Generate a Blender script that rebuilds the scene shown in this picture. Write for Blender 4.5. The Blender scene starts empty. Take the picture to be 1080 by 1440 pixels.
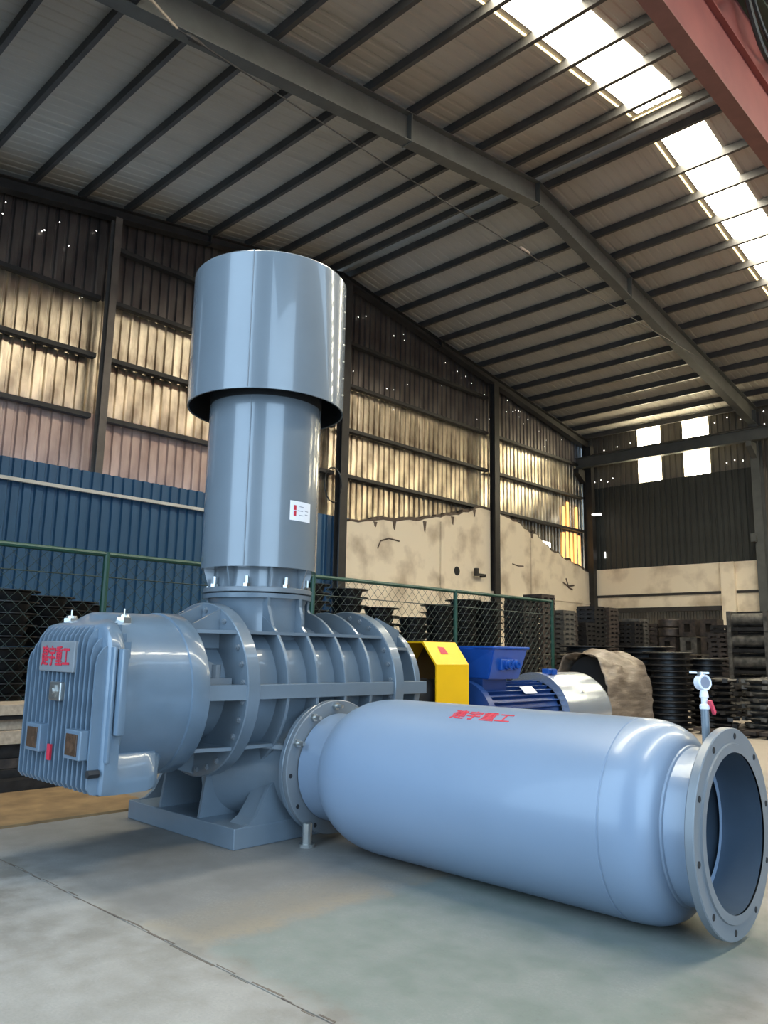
import bpy, bmesh, math, random
from mathutils import Vector, Matrix
PI = math.pi
S = bpy.context.scene
COL = S.collection
RNG = random.Random(7)

# ---------------------------------------------------------------- camera
yaw, pit, rol, F = -0.76571775, 0.17490384, 0.01799866, 1108.4
fw = Vector((math.sin(yaw)*math.cos(pit), math.cos(yaw)*math.cos(pit), math.sin(pit)))
rt = fw.cross(Vector((0, 0, 1))).normalized(); up = rt.cross(fw)
r2 = rt*math.cos(rol) + up*math.sin(rol); u2 = -rt*math.sin(rol) + up*math.cos(rol)
cam = bpy.data.objects.new('camera', bpy.data.cameras.new('camera')); COL.objects.link(cam)
m = Matrix((r2, u2, -fw)).transposed().to_4x4(); m.translation = Vector((0, 0, 1.2)); cam.matrix_world = m
cam.data.sensor_fit = 'VERTICAL'; cam.data.sensor_height = 36; cam.data.lens = F/1440*36
cam.data.clip_start = 0.05; cam.data.clip_end = 300
S.camera = cam

# ---------------------------------------------------------------- sky, sun, exposure
S.view_settings.view_transform = 'Standard'; S.view_settings.look = 'None'
S.view_settings.gamma = 1; S.view_settings.use_curve_mapping = False
S.view_settings.exposure = 0.32
W = bpy.data.worlds.new('sky'); S.world = W; W.use_nodes = True
bg = W.node_tree.nodes['Background']; bg.inputs[0].default_value = (0.52, 0.75, 1.0, 1); bg.inputs[1].default_value = 4.8
SKYLIGHT_E = 28.0      # translucent roof sheets lit by the sky
# portals only guide the sky light in through the open side, they add none
def portal(loc, sx, sy, rot):
    l = bpy.data.lights.new('opening', 'AREA'); l.shape = 'RECTANGLE'; l.size = sx; l.size_y = sy; l.cycles.is_portal = True
    o = bpy.data.objects.new('opening', l); o.location = loc; o.rotation_euler = rot; COL.objects.link(o)
portal((-3.6, -.9, 3.7), 3.2, 7.4, (PI/2, 0, 0))
portal((2.4, -.9, 3.7), 3.2, 7.4, (PI/2, 0, 0))
portal((4.3, 1.1, 3.7), 4.0, 7.4, (PI/2, 0, PI/2))
S.cycles.max_bounces = 8; S.cycles.diffuse_bounces = 5; S.cycles.glossy_bounces = 4
S.cycles.sample_clamp_indirect = 6

# ---------------------------------------------------------------- materials
def mat(name, col, rough=.6, metal=0, var=.15, scale=6, col2=None, bump=0, emit=None, coat=0, stretch=(1, 1, 1), detail=6, spread=(.35, .7)):
    M = bpy.data.materials.new(name); M.use_nodes = True; N = M.node_tree.nodes; L = M.node_tree.links
    b = N['Principled BSDF']; b.inputs['Roughness'].default_value = rough; b.inputs['Metallic'].default_value = metal
    b.inputs['Coat Weight'].default_value = coat
    if emit:
        b.inputs['Base Color'].default_value = (*col, 1)
        b.inputs['Emission Color'].default_value = (*emit[0], 1); b.inputs['Emission Strength'].default_value = emit[1]
        return M
    tc = N.new('ShaderNodeTexCoord'); mp = N.new('ShaderNodeMapping'); mp.inputs['Scale'].default_value = stretch
    L.new(tc.outputs['Object'], mp.inputs[0])
    nz = N.new('ShaderNodeTexNoise'); nz.inputs['Scale'].default_value = scale; nz.inputs['Detail'].default_value = detail
    L.new(mp.outputs[0], nz.inputs['Vector'])
    rp = N.new('ShaderNodeValToRGB'); rp.color_ramp.elements[0].position = spread[0]; rp.color_ramp.elements[1].position = spread[1]
    c2 = col2 or tuple(c*(1-var) for c in col)
    rp.color_ramp.elements[0].color = (*c2, 1); rp.color_ramp.elements[1].color = (*col, 1)
    L.new(nz.outputs['Fac'], rp.inputs[0]); L.new(rp.outputs[0], b.inputs['Base Color'])
    if bump:
        bp = N.new('ShaderNodeBump'); bp.inputs['Strength'].default_value = bump; bp.inputs['Distance'].default_value = .02
        L.new(nz.outputs['Fac'], bp.inputs['Height']); L.new(bp.outputs[0], b.inputs['Normal'])
    return M
PAINT = mat('grey_blue_enamel', (.162, .19, .215), .24, 0, .08, 2.5, coat=.5)
TANK_LIT = mat('lit_tank_enamel', (.195, .255, .345), .33, 0, .05, 2.0, coat=.15)  # machine enamel made lighter and bluer to imitate daylight on the tank
PAINT2 = mat('grey_blue_cast_enamel', (.135, .17, .205), .30, 0, .10, 5, bump=.12, coat=.45)
PAINTF = mat('grey_flange_enamel', (.155, .175, .195), .34, 0, .08, 5)
FINP = mat('gearbox_enamel', (.125, .175, .23), .30, 0, .12, 5, bump=.08, coat=.4)
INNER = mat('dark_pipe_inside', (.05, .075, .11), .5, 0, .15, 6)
ZINC = mat('bright_zinc', (.52, .52, .50), .30, .9, .1, 20)
BLACK = mat('dark_void', (.012, .013, .016), .7, 0, .2, 8)
RED = mat('red_print', (.55, .025, .05), .5, 0, .15, 40)
PINKRED = mat('red_handle', (.75, .07, .12), .45, 0, .1, 20)
WHITE = mat('white_sticker', (.78, .78, .82), .4, 0, .03, 30)
GREYP = mat('grey_print', (.25, .26, .32), .5, 0, .1, 30)
YEL = mat('yellow_enamel', (.90, .50, .004), .38, 0, .06, 4)
BLUE = mat('blue_enamel', (.008, .075, .36), .33, 0, .2, 4, coat=.2)
BLUED = mat('blue_frame', (.01, .045, .18), .35, 0, .2, 5)
CHROME = mat('polished_cowl', (.72, .80, .92), .26, .8, .1, 3)
AMBER = mat('sight_glass', (.10, .055, .035), .18, 0, .5, 30)
STEELD = mat('dark_structural_steel', (.040, .038, .037), .55, .2, .35, 3)
STEELG = mat('grey_painted_steel', (.10, .105, .10), .5, .1, .25, 3)
PURL = mat('purlin_steel', (.085, .082, .08), .5, .3, .3, 3)
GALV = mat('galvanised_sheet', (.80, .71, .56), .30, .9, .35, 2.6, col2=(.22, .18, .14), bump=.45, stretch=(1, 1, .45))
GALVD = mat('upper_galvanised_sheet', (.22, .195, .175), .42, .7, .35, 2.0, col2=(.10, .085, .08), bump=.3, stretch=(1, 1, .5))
PINK = mat('weathered_pink_sheet', (.60, .45, .38), .45, .35, .3, 2.5, col2=(.36, .25, .21), bump=.25, stretch=(1, 1, .4))
BLUESH = mat('blue_cladding', (.028, .095, .19), .42, .1, .2, 1.5, stretch=(1, 1, .4))
ROOFM = mat('roof_sheet_underside', (.41, .385, .34), .65, .0, .12, .7, bump=.03)
DARKSH = mat('dark_cladding', (.035, .038, .034), .6, 0, .25, 2)
MIDSH = mat('brown_grey_cladding', (.18, .16, .13), .5, .3, .3, 2, stretch=(1, 1, .4))
PLAST = mat('cream_plaster', (.84, .73, .56), .85, 0, .3, 1.3, col2=(.52, .42, .30), bump=.3, detail=10, spread=(.30, .52))
PLASTD = mat('plaster_stain', (.16, .12, .09), .9, 0, .4, 9)
IRON = mat('black_casting', (.030, .028, .028), .42, .35, .5, 12, bump=.3)
IRONR = mat('rusty_casting', (.075, .055, .045), .55, .3, .6, 10, col2=(.022, .02, .02), bump=.4)
IRONW = mat('grey_casting', (.13, .12, .105), .55, .3, .6, 9, col2=(.04, .038, .035), bump=.4)
GREEN = mat('green_fence_paint', (.012, .062, .045), .45, 0, .2, 10)
WIRE = mat('fence_wire', (.03, .05, .045), .5, .3, .2, 10)
REDP = mat('red_oxide_crane_paint', (.29, .075, .065), .5, 0, .25, 1.6, col2=(.21, .05, .047))
CABLE = mat('black_cable', (.03, .03, .028), .5, 0, .2, 8)
WRAPM = mat('brown_wrapping_film', (.27, .22, .175), .36, 0, .3, 5, col2=(.14, .11, .085), bump=.9, stretch=(1.5, .5, 3), detail=9)
WOOD = mat('pale_timber', (.42, .33, .24), .7, 0, .3, 4, stretch=(1, 8, 8))
PLY = mat('plywood', (.27, .17, .075), .65, 0, .3, 5, col2=(.15, .09, .04), detail=8)
GLOW = mat('translucent_sheet', (.9, .9, .85), .5, emit=((1.0, .93, .74), SKYLIGHT_E))
GLOWW = mat('window_translucent_sheet', (.9, .85, .7), .5, emit=((1.0, .88, .60), 15.0))
GLOWE = mat('sheet_edge_light', (.9, .8, .5), .5, emit=((1.0, .80, .42), 2.2))  # emission imitates light caught on the skylight sheet edges
GLOWO = mat('amber_translucent_sheet', (.8, .5, .2), .5, emit=((1.0, .55, .17), 1.3))
HOLE = mat('daylight_through_holes', (.9, .9, .9), .5, emit=((1.0, .97, .9), 5.0))

def floor_mat():
    M = bpy.data.materials.new('worn_concrete'); M.use_nodes = True; N = M.node_tree.nodes; L = M.node_tree.links
    b = N['Principled BSDF']; g = N.new('ShaderNodeNewGeometry')
    def noise(sc, det, lo, hi, rough=.55):
        n = N.new('ShaderNodeTexNoise'); n.inputs['Scale'].default_value = sc; n.inputs['Detail'].default_value = det
        n.inputs['Roughness'].default_value = rough
        L.new(g.outputs['Position'], n.inputs['Vector'])
        r = N.new('ShaderNodeMapRange'); r.inputs[1].default_value = lo; r.inputs[2].default_value = hi
        L.new(n.outputs['Fac'], r.inputs[0]); return r.outputs[0], n.outputs['Fac']
    def mix(f, a, c):
        x = N.new('ShaderNodeMix'); x.data_type = 'RGBA'
        if isinstance(f, float): x.inputs[0].default_value = f
        else: L.new(f, x.inputs[0])
        for i, v in ((6, a), (7, c)):
            if isinstance(v, tuple): x.inputs[i].default_value = (*v, 1)
            else: L.new(v, x.inputs[i])
        return x.outputs[2]
    a, _ = noise(.55, 6, .40, .62); c, cn = noise(3.5, 10, .42, .62, .7); d, dn = noise(28, 8, .45, .7, .7)
    base = mix(a, (.165, .145, .12), (.215, .195, .165))
    base = mix(c, base, (.29, .265, .235)); 
    # green-grey worn paint over the bay in front of the tank (x > -3.2, y > 2.05)
    sp = N.new('ShaderNodeSeparateXYZ'); L.new(g.outputs['Position'], sp.inputs[0])
    def step(sock, lo, hi, add=None):
        s = sock
        if add:
            q = N.new('ShaderNodeMath'); q.operation = 'MULTIPLY_ADD'; q.inputs[1].default_value = .5; L.new(add, q.inputs[0]); L.new(sock, q.inputs[2]); s = q.outputs[0]
        r = N.new('ShaderNodeMapRange'); r.inputs[1].default_value = lo; r.inputs[2].default_value = hi; L.new(s, r.inputs[0]); return r.outputs[0]
    def mul(p, q, k=1.0):
        x = N.new('ShaderNodeMath'); x.operation = 'MULTIPLY'; L.new(p, x.inputs[0]); L.new(q, x.inputs[1])
        y = N.new('ShaderNodeMath'); y.operation = 'MULTIPLY'; y.inputs[1].default_value = k; L.new(x.outputs[0], y.inputs[0]); return y.outputs[0]
    gx = step(sp.outputs[0], -2.72, -2.60, cn); gy = step(sp.outputs[1], 2.22, 2.32, cn); gy2 = step(sp.outputs[1], 4.6, 4.0, cn); gx2 = step(sp.outputs[0], -.9, -1.15, cn)
    gm = mul(mul(mul(gx, gy), gy2), gx2, .5)
    base = mix(gm, base, (.13, .185, .16))
    # ochre dust band beside it
    ox = mul(step(sp.outputs[0], -3.12, -3.0, cn), step(sp.outputs[0], -2.62, -2.74, cn)); oy = mul(step(sp.outputs[1], 2.2, 2.3, cn), step(sp.outputs[1], 5.0, 4.5, cn))
    base = mix(mul(ox, oy, .75), base, (.30, .235, .15))
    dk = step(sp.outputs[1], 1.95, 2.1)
    ns = mul(dk, step(sp.outputs[0], -2.8, -3.1), .6)  # shade around the machine's foot, put into the floor colour
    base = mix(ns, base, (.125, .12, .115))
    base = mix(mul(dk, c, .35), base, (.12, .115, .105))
    e, en = noise(75, 8, .44, .60, .75)
    base = mix(mul(d, e, .55), base, (.085, .08, .07))
    base = mix(mul(c, e, .18), base, (.42, .40, .36))
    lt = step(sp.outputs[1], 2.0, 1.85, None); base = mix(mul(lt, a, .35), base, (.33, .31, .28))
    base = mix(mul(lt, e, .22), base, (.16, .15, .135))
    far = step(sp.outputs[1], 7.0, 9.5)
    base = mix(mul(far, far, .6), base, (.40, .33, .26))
    L.new(base, b.inputs['Base Color']); b.inputs['Roughness'].default_value = .62
    bp = N.new('ShaderNodeBump'); bp.inputs['Strength'].default_value = .25; bp.inputs['Distance'].default_value = .01
    L.new(cn, bp.inputs['Height']); L.new(bp.outputs[0], b.inputs['Normal'])
    return M
FLOORM = floor_mat()

# ---------------------------------------------------------------- helpers
def link(name, me, parent=None):
    o = bpy.data.objects.new(name, me); COL.objects.link(o)
    if parent: o.parent = parent; o.matrix_parent_inverse = Matrix.Translation(-parent.location) if parent.parent is None else Matrix()
    return o
def root_of(p):
    while p.parent: p = p.parent
    return p
def obj(name, bm, material, parent=None, smooth=None, keep=False):
    """link a bmesh (in world coordinates) as one object"""
    bmesh.ops.recalc_face_normals(bm, faces=bm.faces)
    me = bpy.data.meshes.new(name); bm.to_mesh(me); bm.free(); me.materials.append(material)
    if smooth: shade(me, smooth)
    o = bpy.data.objects.new(name, me); COL.objects.link(o)
    if parent:
        o.parent = parent
        o.matrix_parent_inverse = Matrix.Translation(-root_of(parent).location)
        if parent.parent: o.matrix_parent_inverse = Matrix()  # part mesh already in world frame of its thing
    return o
def shade(me, ang=35):
    for p in me.polygons: p.use_smooth = True
    me.set_sharp_from_angle(angle=math.radians(ang))
def tag(o, label=None, cat=None, group=None, kind=None):
    if label: o['label'] = label
    if cat: o['category'] = cat
    if group: o['group'] = group
    if kind: o['kind'] = kind
    return o
def thing(name, loc, label, cat, group=None):
    o = bpy.data.objects.new(name, None); o.empty_display_size = .1; o.location = loc; COL.objects.link(o)
    return tag(o, label, cat, group)
def struct(name, bm=None, material=None, parent=None, smooth=None):
    if bm is None:
        o = bpy.data.objects.new(name, None); COL.objects.link(o)
    else: o = obj(name, bm, material, parent, smooth)
    o['kind'] = 'structure'; return o
def NB(): return bmesh.new()
def box(bm, x0, x1, y0, y1, z0, z1, bev=0):
    vs = [bm.verts.new((x, y, z)) for x in (x0, x1) for y in (y0, y1) for z in (z0, z1)]
    fs = [bm.faces.new([vs[i] for i in f]) for f in ((0, 1, 3, 2), (4, 6, 7, 5), (0, 4, 5, 1), (2, 3, 7, 6), (0, 2, 6, 4), (1, 5, 7, 3))]
    if bev:
        es = list({e for f in fs for e in f.edges})
        bmesh.ops.bevel(bm, geom=es, offset=bev, segments=2, profile=.5, affect='EDGES')
    return bm
def frame_of(d):
    d = Vector(d).normalized(); a = Vector((0, 0, 1)) if abs(d.z) < .9 else Vector((1, 0, 0))
    u = d.cross(a).normalized(); return d, u, d.cross(u).normalized()
def lathe(bm, o, d, prof, n=48, a0=0, a1=None):
    """prof: list of (distance along d, radius); radius 0 closes"""
    o = Vector(o); d, u, v = frame_of(d); full = a1 is None; a1 = 2*PI if full else a1
    cnt = n if full else n+1; rings = []
    for t, r in prof:
        if r == 0: rings.append([bm.verts.new(o+d*t)]); continue
        rings.append([bm.verts.new(o+d*t+(u*math.cos(a0+(a1-a0)*i/n)+v*math.sin(a0+(a1-a0)*i/n))*r) for i in range(cnt)])
    for A, B in zip(rings, rings[1:]):
        for i in range(n):
            j = (i+1) % cnt
            if len(A) == 1 and len(B) == 1: break
            if len(A) == 1: bm.faces.new((A[0], B[i], B[j]))
            elif len(B) == 1: bm.faces.new((A[i], A[j], B[0]))
            else: bm.faces.new((A[i], A[j], B[j], B[i]))
    return bm
def cyl(bm, a, b, r, n=16):
    a = Vector(a); b = Vector(b); L = (b-a).length
    return lathe(bm, a, b-a, [(0, 0), (0, r), (L, r), (L, 0)], n)
def ring(bm, o, d, ri, ro, th, n=64, bev=.004):
    return lathe(bm, o, d, [(0, ri), (0, ro-bev), (bev, ro), (th-bev, ro), (th, ro-bev), (th, ri), (0, ri)], n)
def prism(bm, pts, ax, a, b):
    """polygon pts in the two remaining axes, extruded along axis ax from a to b"""
    def P(p, t):
        return {'X': (t, p[0], p[1]), 'Y': (p[0], t, p[1]), 'Z': (p[0], p[1], t)}[ax]
    A = [bm.verts.new(P(p, a)) for p in pts]; B = [bm.verts.new(P(p, b)) for p in pts]
    bm.faces.new(A); bm.faces.new(B[::-1])
    for i in range(len(pts)): j = (i+1) % len(pts); bm.faces.new((A[i], B[i], B[j], A[j]))
    return bm
def tube(bm, pts, r, n=8):
    pts = [Vector(p) for p in pts]; prev = None
    for i, p in enumerate(pts):
        d = (pts[min(i+1, len(pts)-1)]-pts[max(i-1, 0)]).normalized()
        _, u, v = frame_of(d)
        c = [bm.verts.new(p+(u*math.cos(2*PI*k/n)+v*math.sin(2*PI*k/n))*r) for k in range(n)]
        if prev:
            for k in range(n): bm.faces.new((prev[k], prev[(k+1) % n], c[(k+1) % n], c[k]))
        else: bm.faces.new(c)
        prev = c
    bm.faces.new(prev); return bm
def bolt(bm, p, d, r=.018, h=.016, shank=.012):
    p = Vector(p); dn = Vector(d).normalized()
    lathe(bm, p, dn, [(0, 0), (0, r), (h, r), (h, 0)], 6)
    lathe(bm, p, dn, [(h, r*.5), (h+shank, r*.5), (h+shank, 0)], 8)
    return bm
def pt(c, d, r, deg):
    _, u, v = frame_of(d); a = math.radians(deg); return Vector(c)+(u*math.cos(a)+v*math.sin(a))*r
def text_mesh(body, size, material, place, parent, name='lettering', bold=0.0, label=None, align='CENTER', ext=.001):
    cu = bpy.data.curves.new(name, 'FONT'); cu.body = body; cu.size = size; cu.extrude = ext; cu.offset = bold; cu.align_x = align
    cu.resolution_u = 3
    t = bpy.data.objects.new('tmp', cu); COL.objects.link(t); bpy.context.view_layer.update()
    me = bpy.data.meshes.new_from_object(t.evaluated_get(bpy.context.evaluated_depsgraph_get()))
    bpy.data.objects.remove(t)
    for v in me.vertices: v.co = place(v.co)
    me.materials.clear(); me.materials.append(material); me.name = name
    o = bpy.data.objects.new(name, me); COL.objects.link(o); o.parent = parent
    if parent.parent is None: o.matrix_parent_inverse = Matrix.Translation(-parent.location)
    if label: o['label'] = label
    return o

# ---------------------------------------------------------------- building shell
XG, YR, ZR, SL = -14.0, 12.6, 10.8, .154      # gable wall, ridge line, ridge height, slope
Y0, Y1, X1 = -.8, 24.8, 4.0
def zroof(y): return ZR-SL*abs(y-YR)
# floor: slabs with recessed joints
fl = struct('floor')
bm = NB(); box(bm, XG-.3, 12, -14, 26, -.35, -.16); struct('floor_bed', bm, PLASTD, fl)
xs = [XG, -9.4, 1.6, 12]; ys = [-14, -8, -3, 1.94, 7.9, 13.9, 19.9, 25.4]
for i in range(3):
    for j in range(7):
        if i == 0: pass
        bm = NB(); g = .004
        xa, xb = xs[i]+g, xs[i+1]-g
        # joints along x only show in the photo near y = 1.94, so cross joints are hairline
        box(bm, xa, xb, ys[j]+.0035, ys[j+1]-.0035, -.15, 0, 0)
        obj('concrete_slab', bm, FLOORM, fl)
bm = NB(); rr = random.Random(3); xx = -5.2
while xx < -1.0:
    w_ = rr.uniform(.001, .006); x2 = xx+rr.uniform(.05, .14)
    yy = 1.942+rr.uniform(-.012, .012); prism(bm, [(xx, yy-w_), (x2, yy-w_*.5), (x2, yy+w_), (xx, yy+w_*.6)], 'Z', -.01, .0012); xx = x2
tag(obj('joint_filler', bm, PLASTD, fl), kind='stuff')
# plywood sheets on the floor behind the machine
for k, (a, b) in enumerate(((.98, 3.42), (-1.5, .94))):
    t = NB(); box(t, -6.82, -5.60, a, b, .0, .018)
    o = obj('plywood_sheet', t, PLY); tag(o, ('ochre plywood sheet lying on the concrete behind the finned gearbox', 'ochre plywood sheet lying on the floor nearest the left wall opening')[k], 'sheet')

def corrugated(w, h, pitch=.2, dep=.03, horizontal=False):
    """sheet in the local XZ plane, ribs vertical, facing -Y"""
    bm = NB(); n = round(w/pitch); prof = []
    for i in range(n):
        x = i*pitch
        prof += [(x, 0), (x+pitch*.60, 0), (x+pitch*.70, dep), (x+pitch*.90, dep)]
    prof += [(w, 0), (w+.035, -.004)]
    lo = [bm.verts.new((x, y, 0)) for x, y in prof]; hi = [bm.verts.new((x, y, h)) for x, y in prof]
    for i in range(len(prof)-1): bm.faces.new((lo[i], lo[i+1], hi[i+1], hi[i]))
    me = bpy.data.meshes.new('cladding_sheet'); bm.to_mesh(me); bm.free(); return me
_cache = {}
def sheet_mesh(w, h, material, pitch=.2, dep=.04):
    k = (round(w, 3), round(h, 2), material.name, pitch, dep)
    if k not in _cache:
        me = corrugated(w, k[1], pitch, dep); me.materials.append(material); _cache[k] = me
    return _cache[k]
def put(me, name, M, parent):
    o = bpy.data.objects.new(name, me); COL.objects.link(o); o.matrix_world = M; o.parent = parent; return o
def MX(ex, ey, ez, loc):
    M = Matrix((Vector(ex), Vector(ey), Vector(ez))).transposed().to_4x4(); M.translation = Vector(loc); return M

# gable wall (x = -14)
wg = struct('wall_left')
WS = .8
def gable_sheet(y, z0, z1, material, off=0):
    # local x -> +Y, local y(depth) -> -X, local z -> up
    tilt = RNG.uniform(-.004, .004)
    put(sheet_mesh(WS, z1-z0, material), 'cladding_sheet', MX((tilt, 1, 0), (-1, tilt, 0), (0, 0, 1), (XG-off+RNG.uniform(-.006, .006), y, z0)), wg)
y = -.8
while y < 24.9:
    top = max(zroof(y), zroof(y+WS))+.01
    if y < 11.9: gable_sheet(y, 0, 4.30, BLUESH, -.55)
    elif y < 13.1: gable_sheet(y, 0, 4.43, BLUESH, 0)
    if y < 12.3:
        if y < 9.9: gable_sheet(y, 4.1, 5.56, PINK, .02)
        else: gable_sheet(y, 4.1, 5.56, GALV, .02)
    else: gable_sheet(y, 3.9, 5.56, GALV, .02)
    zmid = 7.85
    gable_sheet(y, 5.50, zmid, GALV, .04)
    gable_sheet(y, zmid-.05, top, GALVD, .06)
    y += WS
# amber translucent strips at the far corner and a torn hole
for yy, z0, z1 in ((23.30, 4.2, 5.3), (23.56, 4.15, 5.35), (23.82, 4.1, 5.35), (24.08, 4.0, 5.35), (24.34, 4.0, 5.3), (23.35, 5.5, 6.2), (23.62, 5.5, 6.4), (24.2, 5.5, 6.3)):
    bm = NB(); box(bm, XG+.01, XG+.02, yy, yy+.15, z0, z1); obj('translucent_strip', bm, GLOWO, wg)
bm = NB(); prism(bm, [(21.75, 4.42), (22.55, 4.30), (22.55, 4.85), (21.9, 4.86), (21.75, 4.75)], 'X', XG+.012, XG+.018); tag(obj('torn_hole', bm, HOLE, wg), 'bright torn hole above the broken masonry')
bm = NB()
for k in range(60):
    yy = RNG.uniform(4.5, 24); z = RNG.choice((RNG.uniform(7.2, 9.2), zroof(yy)-RNG.uniform(.5, .9)))
    if z > zroof(yy)-.4: continue
    r = RNG.uniform(.008, .014); lathe(bm, (XG+.008, yy, z), (1, 0, 0), [(0, r), (.004, 0)], 6)
tag(obj('daylight_hole', bm, HOLE, wg), kind='stuff')
# masonry of the gable wall, broken top
top = [(13.15, 4.32), (13.9, 4.42), (15.1, 4.60), (15.7, 4.66), (16.4, 4.86), (17.0, 4.98), (17.6, 5.16), (18.35, 5.40), (19.2, 5.42), (19.9, 5.28), (20.5, 5.18), (20.95, 4.98), (21.15, 4.92), (21.3, 4.98), (21.6, 4.86), (22.0, 4.66), (22.25, 4.52), (22.7, 4.50), (23.0, 4.36), (23.5, 4.28), (24.2, 4.10), (24.7, 4.02)]
top2 = []
for (a, za), (b, zb) in zip(top, top[1:]):
    for k in range(3):
        t = k/3; top2.append((a+(b-a)*t, za+(zb-za)*t+(RNG.uniform(-.05, .03) if k else 0)))
top2.append(top[-1])
bm = NB(); prism(bm, [(24.78, 0), (12.95, 0), (12.95, 4.28)]+top2+[(24.78, 4.0)], 'X', XG+.05, XG+.24)
struct('wall_left_masonry', bm, PLAST, wg)
bm = NB()  # dark crumbled coping and drips
for (a, za), (b, zb) in zip(top2, top2[1:]):
    h = RNG.uniform(.03, .12); prism(bm, [(a, za-.02), (b, zb-.02), (b, zb+h), (a, za+h*.8)], 'X', XG+.06, XG+.22)
for yy, z, h in ((14.7, 4.50, .22), (15.9, 4.66, .3), (17.1, 4.95, .22), (18.1, 5.3, .2), (14.0, 4.40, .12), (21.1, 4.95, .55)):
    prism(bm, [(yy-.07, z+.02), (yy+.07, z+.02), (yy+.02, z-h), (yy-.02, z-h*.8)], 'X', XG+.235, XG+.25)
tag(obj('crumbled_coping', bm, PLASTD, wg), 'dark crumbled mortar along the broken wall top')
bm = NB()
for yy in (16.55, 20.98): box(bm, XG+.235, XG+.29, yy, yy+.16, 0, 4.75 if yy < 18 else 4.8)
box(bm, XG+.235, XG+.27, 13.0, 24.7, 2.92, 3.0)
obj('pilaster', bm, PLAST, wg)
bm = NB(); lathe(bm, (XG+.242, 17.3, 3.45), (1, 0, 0), [(0, 0), (0, .13), (.006, .12), (.006, 0)], 14)
tag(obj('wall_hole', bm, BLACK, wg), 'small dark oval hole')
bm = NB()
tube(bm, [(XG+.24, 14.1, 3.75), (XG+.24, 14.2, 3.95), (XG+.24, 14.5, 4.05), (XG+.24, 14.9, 4.02)], .022, 5)
tube(bm, [(XG+.24, 22.9, 3.55), (XG+.24, 23.2, 3.45), (XG+.24, 23.6, 3.5)], .03, 5)
tube(bm, [(XG+.24, 23.1, 3.7), (XG+.24, 23.25, 3.4), (XG+.24, 23.5, 3.35)], .03, 5)
tube(bm, [(XG+.24, 20.0, 3.9), (XG+.24, 20.3, 3.86), (XG+.24, 20.6, 3.88)], .02, 5)
tag(obj('wall_crack', bm, PLASTD, wg), kind='stuff')

# columns, girts and beams (structure)
def hbeam(bm, p0, p1, w, d, tf=.014, up_=(0, 0, 1)):
    """I section from p0 to p1; d is measured along the direction closest to up_"""
    p0 = Vector(p0); p1 = Vector(p1); ax = (p1-p0).normalized(); s = ax.cross(Vector(up_)).normalized(); u = s.cross(ax).normalized()
    def bx(a0, a1, b0, b1):
        A = [bm.verts.new(p0+s*a+u*b) for a, b in ((a0, b0), (a1, b0), (a1, b1), (a0, b1))]
        B = [bm.verts.new(p1+s*a+u*b) for a, b in ((a0, b0), (a1, b0), (a1, b1), (a0, b1))]
        bm.faces.new(A); bm.faces.new(B[::-1])
        for i in range(4): j = (i+1) % 4; bm.faces.new((A[i], B[i], B[j], A[j]))
    bx(-w/2, w/2, -d/2, -d/2+tf); bx(-w/2, w/2, d/2-tf, d/2); bx(-tf/2, tf/2, -d/2+tf, d/2-tf)
    return bm
n = 1
for yc in (6.55, 12.72, 19.0, 24.62):
    bm = NB(); hbeam(bm, (XG+.33, yc, 0), (XG+.33, yc, zroof(yc)-.45), .14 if yc < 7 else .24, .2 if yc < 24 else .34, .016, (1, 0, 0))
    struct('trim_%d' % n, bm, STEELD if yc > 7 else mat('brown_primer_steel', (.15, .125, .105), .5, .1, .3, 4)); n += 1
for zg in (5.44, 6.62, 7.78, 8.9):
    bm = NB()
    for a, b in ((.45, 6.42), (6.68, 12.58), (12.86, 18.87), (19.14, 24.45)):
        if zg > 8.5 and (b < 7 or a > 19): continue
        box(bm, XG+.05, XG+.2, a, b, zg-.042, zg+.042)
    struct('trim_%d' % n, bm, STEELD); n += 1
bm = NB(); box(bm, XG+.60, XG+.66, .45, 9.3, 3.89, 3.95); struct('trim_%d' % n, bm, mat('white_pipe_paint', (.62, .60, .55), .5)); n += 1
# rafters: gable frame (x=-13.85), x=-8, x=-2, x=4, and columns of the side walls
def rafter(x, d0, d1, d2, material):
    global n
    bm = NB()
    for ya, yb, da, db in ((Y0, YR, d2, d1), (Y1, YR, d2, d1)):
        segs = 8
        for s_, (lo, hi, w) in enumerate(((0, .018, .22), (1, 1.018, .22))): pass
        za, zb = zroof(ya)-.175, zroof(yb)-.175
        w = .11
        for (o0, o1, ww) in (('t', .016, w), ('b', .016, w), ('w', 0, .008)):
            if o0 == 't': q = [(ya, za), (yb, zb), (yb, zb-.016), (ya, za-.016)]
            elif o0 == 'b': q = [(ya, za-da), (yb, zb-db), (yb, zb-db+.016), (ya, za-da+.016)]
            else: q = [(ya, za-.016), (yb, zb-.016), (yb, zb-db+.016), (ya, za-da+.016)]
            prism(bm, q, 'X', x-ww, x+ww)
        for f in (.25, .5, .75): pass
    for yy in (YR-.02, YR-3.9, YR+3.9):
        dd = d1 if abs(yy-YR) < 1 else d1+(d2-d1)*.32
        prism(bm, [(yy, zroof(yy)-.19), (yy+.03, zroof(yy)-.19), (yy+.03, zroof(yy)-.19-dd), (yy, zroof(yy)-.19-dd)], 'X', x-.11, x+.11)
    struct('trim_%d' % n, bm, material); n += 1
rafter(XG+.2, .3, .16, .3, STEELD)
for x in (-8, -2, 4): rafter(x, .5, .50, .58, STEELG)
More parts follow.
